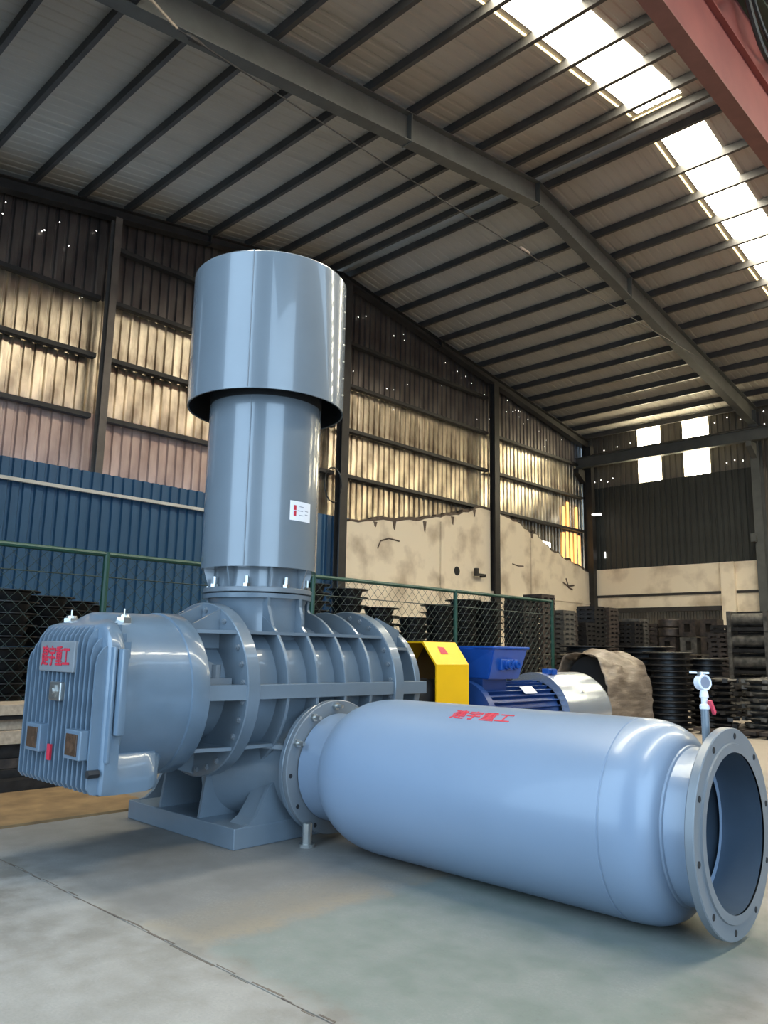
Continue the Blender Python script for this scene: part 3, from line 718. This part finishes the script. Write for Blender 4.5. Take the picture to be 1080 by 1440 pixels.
for k in range(7):
    a = math.radians(37); bm = NB(); c, s = math.cos(a), math.sin(a)
    lathe(bm, (SX+.57*c, SY+.57*s, 3.05+k*.13), (c, s, 0), [(0, .01), (.012, 0)], 8); obj('rivet', bm, ZINC, ub)
# sticker
def oncyl(R, a0, z0):
    def f(v): a = a0+v.x/R; return Vector((SX+(R+v.z)*math.cos(a), SY+(R+v.z)*math.sin(a), z0+v.y))
    return f
a_l = math.atan2(3.383-SY, -4.148-SX); a_r = math.atan2(3.576-SY, -4.162-SX); am = (a_l+a_r)/2; hw = (a_r-a_l)/2*.408
bm = NB(); g = oncyl(.4085, am, 2.142)
P_ = [[bm.verts.new(g(Vector((-hw+2*hw*i/8, y_, .002)))) for y_ in (-.068, .068)] for i in range(9)]
for i in range(8): bm.faces.new((P_[i][0], P_[i+1][0], P_[i+1][1], P_[i][1]))
obj('sticker', bm, WHITE, si)
bm = NB()
def patch(u0, u1, v0, v1, m_=None):
    Q = [bm.verts.new(g(Vector((u, v, .0035)))) for u, v in ((u0, v0), (u1, v0), (u1, v1), (u0, v1))]; bm.faces.new(Q)
for u0, u1, v in ((-.02, .02, .03), (-.035, .015, .0), (-.02, .02, -.03), (.035, .07, .005), (.035, .065, -.02)): patch(u0, u1, v, v+.005)
obj('sticker_print', bm, GREYP, si)
bm = NB()
for v0 in (.004, -.036): patch(-.068, -.046, v0, v0+.034)
obj('sticker_emblem', bm, RED, si)

# ---------------------------------------------------------------- discharge silencer (tank)
TY, TZ, TR = 3.68, .455, .453
ta = thing('discharge_silencer', (-2.7, TY, 0), 'long horizontal grey-blue cylindrical tank with an open flanged mouth, lying in front', 'silencer')
prof = [(-3.92, .335), (-3.74, .335), (-3.72, .345), (-3.69, .375), (-3.64, .405), (-3.57, .430), (-3.50, .444), (-3.42, .451), (-3.36, .453)]
prof += [(-3.36+i*(1.56/8), .453) for i in range(1, 8)]
prof += [(-1.806, .453), (-1.803, .449), (-1.797, .449), (-1.794, .453), (-1.75, .452), (-1.70, .446), (-1.655, .433), (-1.615, .410), (-1.585, .378), (-1.57, .352), (-1.568, .33), (-1.568, .30)]
bm = NB(); lathe(bm, (0, TY, TZ), (1, 0, 0), prof, 128); sh = obj('shell', bm, TANK_LIT, ta, 40)
bm = NB(); lathe(bm, (0, TY, TZ), (1, 0, 0), [(-1.572, .348), (-1.560, .346), (-1.555, .338), (-1.42, .338), (-1.42, .336)], 96); obj('outlet_neck', bm, TANK_LIT, ta, 40)
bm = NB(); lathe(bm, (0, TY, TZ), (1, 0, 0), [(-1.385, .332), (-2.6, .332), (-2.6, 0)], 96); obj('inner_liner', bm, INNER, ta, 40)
bm = NB(); lathe(bm, (0, TY, TZ), (1, 0, 0), [(-1.425, .332), (-1.425, .432), (-1.42, .437), (-1.389, .437), (-1.385, .433), (-1.385, .372), (-1.377, .369), (-1.377, .332)], 128); fo = obj('outlet_flange', bm, PAINTF, ta, 30)
for k in range(10):
    p = pt((-1.384, TY, TZ), (1, 0, 0), .402, k*36+10); bm = NB(); lathe(bm, p, (1, 0, 0), [(-.001, .014), (.0015, .013), (.0015, 0)], 12); obj('bolt_hole', bm, BLACK, fo)
bm = NB(); lathe(bm, (0, TY, TZ), (1, 0, 0), [(-3.969, .2), (-3.969, .415), (-3.964, .42), (-3.935, .42), (-3.93, .415), (-3.93, .2)], 96); fi = obj('inlet_flange', bm, PAINTF, ta, 30)
for k in range(12):
    p = pt((-3.93, TY, TZ), (1, 0, 0), .385, k*30+4); bm = NB()
    if p.z > .45: bolt(bm, p, (1, 0, 0), .026, .024, .05); bolt(bm, p+Vector((-.081, 0, 0)), (-1, 0, 0), .024, .018, 0); obj('bolt', bm, ZINC, fi)
    else: lathe(bm, p, (1, 0, 0), [(0, .014), (.0015, .013), (.0015, 0)], 12); obj('bolt_hole', bm, BLACK, fi)
bm = NB(); cyl(bm, (-3.9, 3.42, 0), (-3.9, 3.42, .14), .03, 12); cyl(bm, (-3.9, 3.42, 0), (-3.9, 3.42, .02), .05, 12); obj('jack_screw', bm, ZINC, fi)
# valve and gauge
bm = NB(); cyl(bm, (-1.49, TY, .78), (-1.49, TY, .965), .018, 16); obj('gauge_pipe', bm, PAINT, ta, 30)
bm = NB(); lathe(bm, (-1.49, TY, .965), (0, 0, 1), [(0, .018), (.004, .022), (.02, .022), (.025, .014), (.05, .014), (.055, .02), (.075, .018), (.09, .012), (.1, .01)], 16); vl = obj('ball_valve', bm, WHITE, ta, 30)
bm = NB(); prism(bm, [(3.66, 1.005), (3.68, 1.008), (3.725, .955), (3.71, .942)], 'X', -1.468, -1.455); tag(obj('valve_handle', bm, PINKRED, vl), 'red lever')
gd = Vector((.75, -.35, .05)).normalized()
bm = NB(); lathe(bm, Vector((-1.49, TY, 1.085))-gd*.025, gd, [(0, 0), (0, .034), (.035, .037), (.04, .034), (.037, .03), (.035, 0)], 28); obj('pressure_gauge', bm, WHITE, ta, 30)
bm = NB(); lathe(bm, Vector((-1.49, TY, 1.085))+gd*.0105, gd, [(0, 0), (0, .028), (.002, .026), (.002, 0)], 28); obj('gauge_dial', bm, GREYP, ta, 30)
bm = NB(); cyl(bm, (-1.50, TY, 1.11), (-1.50, TY, 1.133), .016, 12); box(bm, -1.55, -1.46, TY-.006, TY+.006, 1.125, 1.133); obj('gauge_cap', bm, ZINC, ta, 30)
# lettering rolled on top of the tank
def ontank(v):
    a = math.radians(118.5)-(v.y)/TR      # angle measured from -Y horizontal
    r = TR+.001+v.z
    return Vector((-2.61+v.x, TY+r*math.cos(a), TZ+r*math.sin(a)))
text_mesh('建宇重工', .098, RED, lambda v: ontank(Vector((v.x, v.y, v.z))), ta, 'lettering', .0015, 'red lettering rolled over the tank top')

# ---------------------------------------------------------------- coupling guard, motor
cg = thing('coupling_guard', (-4.58, 5.3, 0), 'bright yellow folded-steel coupling guard between the blower and the blue motor', 'guard')
gp = [(-4.27, .42), (-4.27, 1.10), (-4.42, 1.288), (-4.74, 1.288), (-4.89, 1.10), (-4.89, .42)]
gi = [(x_*(1-.0)+(.012 if x_ < -4.58 else -.012), z_-(.012 if z_ > .5 else 0)) for x_, z_ in gp]
bm = NB()
for a, b, c, d in zip(gp, gp[1:], gi, gi[1:]): prism(bm, [a, b, d, c], 'Y', 5.10, 5.535)
bmesh.ops.remove_doubles(bm, verts=bm.verts, dist=.0005)
obj('hood', bm, YEL, cg)
bm = NB(); prism(bm, [(-4.29, .42), (-4.29, 1.09), (-4.425, 1.27), (-4.735, 1.27), (-4.87, 1.09), (-4.87, .42)], 'Y', 5.50, 5.51); obj('back_plate', bm, mat('brown_guard_inside', (.10, .06, .03), .6), cg)
bm = NB(); box(bm, -4.86, -4.30, 5.12, 5.5, 0, .43); obj('guard_stand', bm, BLUED, cg)
bm = NB()
q = [Vector((-4.27-.15*t, y_, 1.10+.188*t)) for t, y_ in ((.45, 5.24), (.45, 5.34), (.75, 5.33), (.78, 5.25))]; nn = Vector((.188, 0, .15)).normalized()*.002
bm.faces.new([bm.verts.new(p+nn) for p in q]); obj('red_mark', bm, RED, cg)
mo = thing('electric_motor', (-4.5, 6.6, 0), 'blue finned electric motor with terminal box and shiny fan cowl behind the tank', 'motor')
MC = (-4.5, .6)
bm = NB(); lathe(bm, (MC[0], 5.62, MC[1]), (0, 1, 0), [(0, 0), (0, .16), (.05, .18), (.08, .36), (.16, .36), (.17, .31), (1.25, .31), (1.25, 0)], 64); mf = obj('frame', bm, BLUED, mo, 30)
for k in range(36):
    a = k*10
    if 72 < a < 108 and False: continue
    c, s = math.cos(math.radians(a)), math.sin(math.radians(a)); bm = NB()
    A = [Vector((MC[0]+c*r+s*t, y_, MC[1]+s*r-c*t)) for y_ in (5.8, 6.86) for r, t in ((.30, -.006), (.345, -.004), (.345, .004), (.30, .006))]
    V = [bm.verts.new(p) for p in A]
    for f in ((0, 1, 2, 3), (7, 6, 5, 4), (0, 4, 5, 1), (1, 5, 6, 2), (2, 6, 7, 3), (3, 7, 4, 0)): bm.faces.new([V[i] for i in f])
    obj('cooling_fin', bm, BLUED, mf)
bm = NB(); lathe(bm, (MC[0], 6.88, MC[1]), (0, 1, 0), [(0, .34), (0, .418), (.80, .418), (.86, .40), (.9, .34), (.9, 0)], 96); fc = obj('fan_cowl', bm, CHROME, mo, 30)
bm = NB(); box(bm, -4.44, -4.36, 6.95, 7.1, 1.0, 1.055, .008); box(bm, -4.34, -4.33, 6.98, 7.06, 1.0, 1.05); obj('cowl_lug', bm, BLUE, mo)
bm = NB(); bolt(bm, (MC[0]+.418*math.cos(.6), 7.25, MC[1]+.418*math.sin(.6)), (math.cos(.6), 0, math.sin(.6)), .02, .012, 0); obj('bolt', bm, ZINC, fc)
bm = NB(); q = math.radians(48); c, s = math.cos(q), math.sin(q); e = Vector((-s, 0, c)); o0 = Vector((MC[0]+c*.348, 0, MC[1]+s*.348))
V = [bm.verts.new(o0+e*u_+Vector((0, y_, 0))+Vector((c, 0, s))*w_) for w_ in (0, .006) for u_, y_ in ((-.04, 6.35), (.05, 6.35), (.05, 6.55), (-.04, 6.55))]
for f in ((0, 1, 2, 3), (7, 6, 5, 4), (0, 4, 5, 1), (1, 5, 6, 2), (2, 6, 7, 3), (3, 7, 4, 0)): bm.faces.new([V[i] for i in f])
obj('rating_plate', bm, WHITE, mo)
bm = NB()
lo = [(-4.72, 5.80), (-4.26, 5.80), (-4.26, 6.28), (-4.72, 6.28)]; hi = [(-4.76, 5.72), (-4.19, 5.80), (-4.19, 6.33), (-4.76, 6.40)]
A = [bm.verts.new((x_, y_, .97)) for x_, y_ in lo]; B = [bm.verts.new((x_, y_, 1.245)) for x_, y_ in hi]; bm.faces.new(A); bm.faces.new(B[::-1])
for i in range(4): j = (i+1) % 4; bm.faces.new((A[i], B[i], B[j], A[j]))
bmesh.ops.bevel(bm, geom=list(bm.edges), offset=.012, segments=2, affect='EDGES')
box(bm, -4.77, -4.18, 5.78, 6.35, 1.238, 1.262, .008)
tb = obj('terminal_box', bm, BLUE, mo)
bm = NB(); box(bm, -4.68, -4.32, 5.80, 6.16, .86, .975); obj('terminal_pedestal', bm, BLUED, mo)
bm = NB(); box(bm, -4.24, -4.205, 5.93, 6.19, 1.05, 1.15, .006); obj('gland_plate', bm, BLUE, mo)
for yy in (6.0, 6.12):
    bm = NB(); lathe(bm, (-4.21, yy, 1.10), (1, 0, 0), [(0, .045), (.03, .045), (.035, .036), (.06, .036), (.06, .02), (.05, .018), (.05, 0)], 20); obj('cable_gland', bm, BLUE, mo, 30)
bm = NB(); box(bm, -4.9, -4.1, 5.75, 7.0, .18, .26); obj('motor_base', bm, BLUED, mo)
for xa, xb in ((-4.85, -4.6), (-4.4, -4.15)): bm = NB(); box(bm, xa, xb, 5.8, 6.95, .25, .45); obj('motor_foot', bm, BLUED, mo)
bm = NB(); box(bm, -5.0, -4.8, 5.6, 7.2, 0, .18); obj('skid_rail', bm, BLUED, mo); bm = NB(); box(bm, -4.2, -4.0, 5.6, 7.2, 0, .18); obj('skid_rail', bm, BLUED, mo)
bm = NB(); cyl(bm, (MC[0], 5.3, .845), (MC[0], 5.48, .845), .13, 24); obj('coupling_half', bm, STEELD, mo, 30)

# ---------------------------------------------------------------- film-wrapped machine part
bm = NB(); nseg, nl = 40, 26; rows = []
for j in range(nl+1):
    yy = 11.05+1.48*j/nl; row = []
    for i in range(nseg+1):
        t = i/nseg; a = PI*t
        # arch: vertical sides, round top
        if t < .22: px, pz = .47, t/.22*.72
        elif t > .78: px, pz = -.47, (1-t)/.22*.72
        else: b_ = (t-.22)/.56*PI; px, pz = .47*math.cos(b_), .72+.53*math.sin(b_)
        nx = .028*math.sin(yy*9+pz*7+math.sin(pz*11)*2)+.018*math.sin(pz*31+yy*5)+RNG.uniform(-.008, .008)
        k_ = 1+(nx if pz > .05 else 0)
        sl = 1-.03*max(0, (yy-12.3)/.3)
        row.append(bm.verts.new((-6.38+px*k_*sl, yy+.02*math.sin(pz*13), pz*k_*sl)))
    rows.append(row)
for A, B in zip(rows, rows[1:]):
    for i in range(nseg): bm.faces.new((A[i], A[i+1], B[i+1], B[i]))
bm.faces.new(rows[-1])
o = obj('wrapping_film', bm, WRAPM, None, 60)
wr_ = thing('wrapped_machine', (-6.38, 11.8, 0), 'arched bundle wrapped in crumpled brown film beside the motor fan cowl', 'bundle')
o.parent = wr_; o.matrix_parent_inverse = Matrix.Translation(-wr_.location)
md = o.modifiers.new('thick', 'SOLIDIFY'); md.thickness = .012
bm = NB(); prism(bm, [(-6.80, 0), (-5.98, 0), (-5.98, .72)]+[(-6.38+.40*math.cos(k*PI/12), .72+.46*math.sin(k*PI/12)) for k in range(13)]+[(-6.80, .72)], 'Y', 11.35, 12.45); obj('cast_core', bm, BLACK, wr_)

# ---------------------------------------------------------------- fence at x = -8
fe = thing('chain_link_fence', (-8, 7, 0), 'green chain-link fence with tubular posts in front of the stacked castings', 'fence')
posts = [1.05, 4.03, 6.97, 10.02, 12.9]
for yy in posts:
    bm = NB(); cyl(bm, (-8, yy, 0), (-8, yy, 2.2), .035, 10); obj('post', bm, GREEN, fe, 30)
for a, b in zip(posts, posts[1:]):
    bm = NB(); cyl(bm, (-8, a, 2.175), (-8, b, 2.175), .028, 8); obj('rail', bm, GREEN, fe, 30); bm = NB(); cyl(bm, (-8, a, .08), (-8, b, .08), .025, 8); obj('rail', bm, GREEN, fe, 30)
    bm = NB(); H0, H1, pch = .1, 2.16, .15; w_ = b-a; hh = H1-H0
    k = -int(hh/pch)-1
    while k*pch < w_:
        for sg in (1, -1):
            s0 = k*pch if sg > 0 else k*pch+hh+.0
            # line y = s0 + sg*t , z = H0 + t*1.0
            t0, t1 = 0, hh
            if sg > 0: t0 = max(t0, -s0); t1 = min(t1, w_-s0)
            else: t0 = max(t0, s0-w_); t1 = min(t1, s0)
            if t1-t0 > .02: cyl(bm, (-8+.004*sg, a+s0+sg*t0, H0+t0), (-8+.004*sg, a+s0+sg*t1, H0+t1), .0032, 3)
        k += 1
    cyl(bm, (-8, a, 1.93), (-8, b, 1.93), .006, 4)
    tag(obj('chain_link_mesh', bm, WIRE, fe), kind='stuff')

# ---------------------------------------------------------------- stacked castings
def mesh_of(bm, material, smooth=None):
    bmesh.ops.recalc_face_normals(bm, faces=bm.faces)
    me = bpy.data.meshes.new('casting'); bm.to_mesh(me); bm.free(); me.materials.append(material)
    if smooth: shade(me, smooth)
    return me
def dish(R, h, material):
    bm = NB(); lathe(bm, (0, 0, 0), (0, 0, 1), [(0, 0), (0, R*.62), (h*.18, R*.66), (h*.72, R*.74), (h*.80, R*.98), (h*.84, R), (h*.92, R), (h*.94, R*.90), (h*.97, R*.5), (h*.97, 0)], 28)
    return mesh_of(bm, material, 30)
def flatdisc(R, h, material):
    bm = NB(); lathe(bm, (0, 0, 0), (0, 0, 1), [(0, 0), (0, R*.72), (h*.62, R*.70), (h*.66, R*.97), (h*.72, R), (h*.9, R), (h*.96, R*.96), (h*.98, R*.6), (h*.98, 0)], 32)
    return mesh_of(bm, material, 30)
def lattice(w, d, h, material):
    bm = NB(); f = .05
    box(bm, -w/2, w/2, -d/2, -d/2+f, h*.35, h*.98); box(bm, -w/2, w/2, d/2-f, d/2, h*.35, h*.98)
    box(bm, -w/2, -w/2+f, -d/2+f, d/2-f, h*.35, h*.98); box(bm, w/2-f, w/2, -d/2+f, d/2-f, h*.35, h*.98)
    for sx in (-1, 0, 1):
        for sy in (-1, 0, 1):
            if sx == sy == 0: continue
            cx, cy = sx*(w/2-f/2-.008), sy*(d/2-f/2-.008); box(bm, cx-.04, cx+.04, cy-.04, cy+.04, 0, h*.35)
    box(bm, -w*.18, w*.18, -d/2+f, d/2-f, h*.45, h*.8)
    return mesh_of(bm, material)
ORD = ['topmost', 'second from top', 'third from top', 'fourth from top', 'fifth from top', 'sixth from top', 'seventh from top', 'eighth from top', 'ninth from top', 'tenth from top', 'eleventh from top', 'twelfth from top', 'thirteenth from top']
def stack(name, me, x, y, n_, h, label, cat, group, jit=.006, rot=True, z0=0, lean=0):
    for k in range(n_):
        o = bpy.data.objects.new(name, me); COL.objects.link(o); t_ = n_-1-k
        lab = label.replace('@', (ORD[t_] if t_ < len(ORD) else 'low down'))
        o.location = (x+RNG.uniform(-jit, jit)+lean*k, y+RNG.uniform(-jit, jit), z0+k*h)
        o.rotation_euler = (0, 0, RNG.uniform(0, 6) if rot else RNG.uniform(-.03, .03))
        tag(o, lab, cat, group)
D1 = dish(.34, .118, IRON); D2 = dish(.34, .128, IRON)
for k, (x_, y_, n_, lb_) in enumerate(((-8.62, 3.25, 15, 'leftmost stack'), (-9.35, 3.98, 15, 'second stack from the left'), (-10.05, 4.62, 15, 'stack just left of the green post'), (-10.75, 5.15, 15, 'stack just right of the green post'))):
    stack('dished_casting', D1, x_, y_, n_, .118, 'black dished round casting, @ of the '+lb_, 'casting', 'dished castings, '+lb_)
for k, (x_, y_, n_, lb_) in enumerate(((-9.0, 7.75, 17, 'stack half hidden by the silencer neck'), (-9.2, 8.75, 17, 'tall stack right of the silencer'), (-9.2, 9.5, 15, 'low stack left of the mesh gap'), (-9.2, 10.35, 14, 'lowest stack behind the yellow guard'), (-9.2, 11.05, 16, 'stack behind the middle fence post'), (-9.2, 11.75, 17, 'left stack above the terminal box'), (-9.2, 12.45, 17, 'right stack above the terminal box'))):
    stack('dished_casting', D2, x_, y_, n_, .128, 'black dished round casting, @ of the '+lb_, 'casting', 'dished castings, '+lb_)
LT = lattice(.46, .46, .1, IRON); LR = lattice(.46, .46, .1, IRONR); LW = lattice(.46, .46, .1, IRONW)
CR = ((-9.0, 13.35, 23, LT, 'stack right of the terminal box'), (-8.95, 13.95, 24, LR, 'tallest stack inside the fence corner'), (-8.8, 14.5, 21, LW, 'stack left of the end post'), (-9.1, 15.1, 21, LR, 'stack right of the end post'), (-9.0, 15.75, 19, LT, 'stack left of the corner column'),
      (-9.2, 16.5, 23, LT, 'stack before the far corner'), (-9.2, 17.15, 23, LR, 'stack right of the corner column'), (-8.9, 17.8, 20, LT, 'stack behind the wrapped bundle'), (-9.1, 18.5, 21, LW, 'stack left before the doorway'), (-9.0, 19.2, 20, LR, 'stack mid before the doorway'), (-8.7, 19.9, 17, LT, 'low stack before the doorway'))
for x_, y_, n_, me, lb_ in CR:
    stack('frame_casting', me, x_, y_, n_, .1, 'square open-frame casting, @ of the '+lb_, 'casting', 'frame castings, '+lb_, rot=False, jit=.008)
FD = flatdisc(.40, .1, IRON); FD2 = flatdisc(.52, .1, IRON)
stack('flanged_disc', FD, -5.86, 13.02, 13, .098, 'black flanged disc, @ of the nearest stack beside the wrapped bundle', 'casting', 'flanged discs beside the wrapped bundle')
stack('flanged_disc', FD2, -6.6, 13.75, 14, .098, 'wide black flanged disc, @ of the stack behind the bundle', 'casting', 'wide flanged discs behind the wrapped bundle')
stack('flanged_disc', FD2, -7.68, 13.6, 14, .098, 'wide black flanged disc, @ of the stack left behind the bundle', 'casting', 'wide flanged discs left behind the bundle')
stack('flanged_disc', FD, -5.82, 14.5, 12, .098, 'black flanged disc, @ of the stack left of the pressure gauge', 'casting', 'flanged discs left of the pressure gauge')
# rough castings on a timber skid at the right edge
def rough(seed, material):
    r = random.Random(seed); bm = NB()
    lathe(bm, (0, 0, 0), (0, 0, 1), [(0, 0), (0, .14), (.03, .17), (.035, .27), (.06, .29), (.075, .27), (.08, .15), (.095, .13), (.095, 0)], 14)
    for v in bm.verts:
        if v.co.length > .1: v.co.x *= r.uniform(.9, 1.06); v.co.y *= r.uniform(.9, 1.06)
    for v in bm.verts: v.co.x *= .86; v.co.y *= .86
    for k in range(4):
        a = k*PI/2+.4; bmx = (.225*math.cos(a), .225*math.sin(a)); box(bm, bmx[0]-.04, bmx[0]+.04, bmx[1]-.04, bmx[1]+.04, .02, .08)
    return mesh_of(bm, material)
RG = [rough(k, IRONW if k == 1 else IRON) for k in range(3)]
pos = ((-5.0, 13.05, 'left stack on the skid'), (-4.58, 13.48, 'middle stack on the skid'), (-4.20, 13.93, 'right stack on the skid'), (-4.82, 14.7, 'left stack behind the skid'), (-4.3, 15.15, 'right stack behind the skid'))
for k, (x_, y_, lb_) in enumerate(pos):
    stack('ribbed_casting', RG[k % 3], x_, y_, 8 if k < 3 else 9, .098, 'dark ribbed casting, @ of the '+lb_, 'casting', 'ribbed castings, '+lb_, z0=.1 if k < 3 else .0)
sk = thing('timber_skid', (-4.75, 13.45, 0), 'dark timber skid carrying rough castings at the right edge', 'skid')
for dx in (-.28, 0, .28):
    bm = NB(); P0 = Vector((-5.4+dx*.7, 12.75-dx*.0, 0)); box(bm, -5.38, -4.0, 13.1+dx-.05+.3, 13.1+dx+.05+.3, 0, .05); obj('runner', bm, IRONR, sk)
for i in range(6):
    bm = NB(); a = -5.36+i*.25; box(bm, a, a+.2, 12.75, 14.25, .05, .1); obj('board', bm, IRONR, sk)
# block castings with square windows, 2 columns x 5 rows
def block(material):
    bm = NB(); w_, h_, t_ = .40, .40, .10
    for x0, x1, z0, z1 in ((-w_/2, w_/2, 0, t_), (-w_/2, w_/2, h_-t_, h_-.004), (-w_/2, -w_/2+.13, t_, h_-t_), (w_/2-.13, w_/2, t_, h_-t_)): box(bm, x0, x1, -.2, .2, z0, z1)
    box(bm, -.24, .24, -.22, .22, 0, .02)
    return mesh_of(bm, material)
BK = block(IRONR); BK2 = block(IRONW)
for c_, x_ in enumerate((-7.93, -7.42, -8.44)):
    for r_ in range(5 if c_ < 2 else 4):
        o = bpy.data.objects.new('window_block_casting', BK if (c_+r_) % 3 else BK2); COL.objects.link(o); o.location = (x_, 19.0, r_*.42); o.rotation_euler = (0, 0, RNG.uniform(-.05, .05))
        tag(o, 'dark block casting with square window, %s of the %s' % (['lowest', 'second from the floor', 'middle', 'second from top', 'topmost'][r_] if c_ < 2 else ['lowest', 'second from the floor', 'second from top', 'topmost'][r_], ['middle column', 'right column', 'left column'][c_]), 'casting', 'window block castings')
# ring castings lying on top of the left column
for k, (x_, z) in enumerate(((-8.45, 1.68), (-8.45, 1.9))):
    bm = NB(); ring(bm, (0, 0, 0), (0, 0, 1), .16, .27, .2, 24, .02); me = mesh_of(bm, IRONR, 30); o = bpy.data.objects.new('ring_casting', me); COL.objects.link(o); o.location = (x_, 19.0, z)
    tag(o, ('rusty thick ring casting lying on the left block column', 'rusty thick ring casting topmost on the left block column')[k], 'casting')
# roller frames at the right edge, rows of thick rollers in side frames
for col_, (x_, y_) in enumerate(((-5.85, 17.0), (-5.0, 17.3))):
    for r_ in range(5):
        t = thing('roller_frame', (x_, y_, r_*.43), 'grey frame with thick horizontal roller, %s of the %s pile' % (['lowest', 'second from the floor', 'middle', 'second from top', 'topmost'][r_], ['left', 'right'][col_]), 'frame', 'roller frames at the right edge')
        z = r_*.43
        for sx in (-.36, .36):
            bm = NB(); box(bm, x_+sx-.04, x_+sx+.04, y_-.22, y_+.22, z, z+.42); obj('side_plate', bm, IRONW, t)
        bm = NB(); cyl(bm, (x_-.32, y_-.05, z+.25), (x_+.32, y_-.05, z+.25), .13, 18); obj('roller', bm, IRONW, t, 30)
        bm = NB(); box(bm, x_-.32, x_+.32, y_-.2, y_-.14, z+.02, z+.09); obj('cross_bar', bm, IRON, t)
        bm = NB(); box(bm, x_-.319, x_+.319, y_+.16, y_+.2, z, z+.428); obj('back_plate', bm, IRON, t)  # added dark sheet, hides the bright wall between the rollers
# extra dark castings between the block columns and the rollers
for x_, y_, n_, me, lb_ in ((-6.75, 18.0, 19, LT, 'dark stack right of the block columns'), (-6.52, 17.25, 17, LR, 'brown stack left of the roller frames'), (-9.6, 20.9, 18, LT, 'far stack left of the block columns')):
    stack('frame_casting', me, x_, y_, n_, .1, 'square open-frame casting, @ of the '+lb_, 'casting', 'frame castings, '+lb_, rot=False, jit=.008)
# timber boards lying behind the fence at the left edge
for s_, (z, w_) in enumerate(((.0, .1), (.22, .1), (.36, .1), (.52, .12), (.62, .07))):
    pass
tp = thing('timber_rack', (-8.3, 2.4, 0), 'pale timber boards stacked on dark beams at the left edge behind the gearbox', 'timber')
for z0, z1, x0, x1, m_ in ((0, .16, -8.6, -7.7, IRON), (.16, .24, -8.55, -7.75, IRONR), (.24, .36, -8.5, -7.8, IRON), (.36, .47, -8.55, -7.75, WOOD), (.47, .56, -8.45, -7.85, WOOD), (.56, .60, -8.5, -7.8, IRON), (.60, .69, -8.55, -7.78, WOOD)):
    bm = NB(); box(bm, x0+.9, x1+.62, 1.1, 3.2+RNG.uniform(-.1, .05), z0, z1-.004); obj('board' if m_ is WOOD else 'bearer', bm, m_, tp)
bm = NB(); box(bm, -7.0, -6.85, 2.3, 3.75, 0, .1); tag(obj('steel_beam', bm, IRON), 'dark steel beam lying on the floor left behind the gearbox', 'beam')
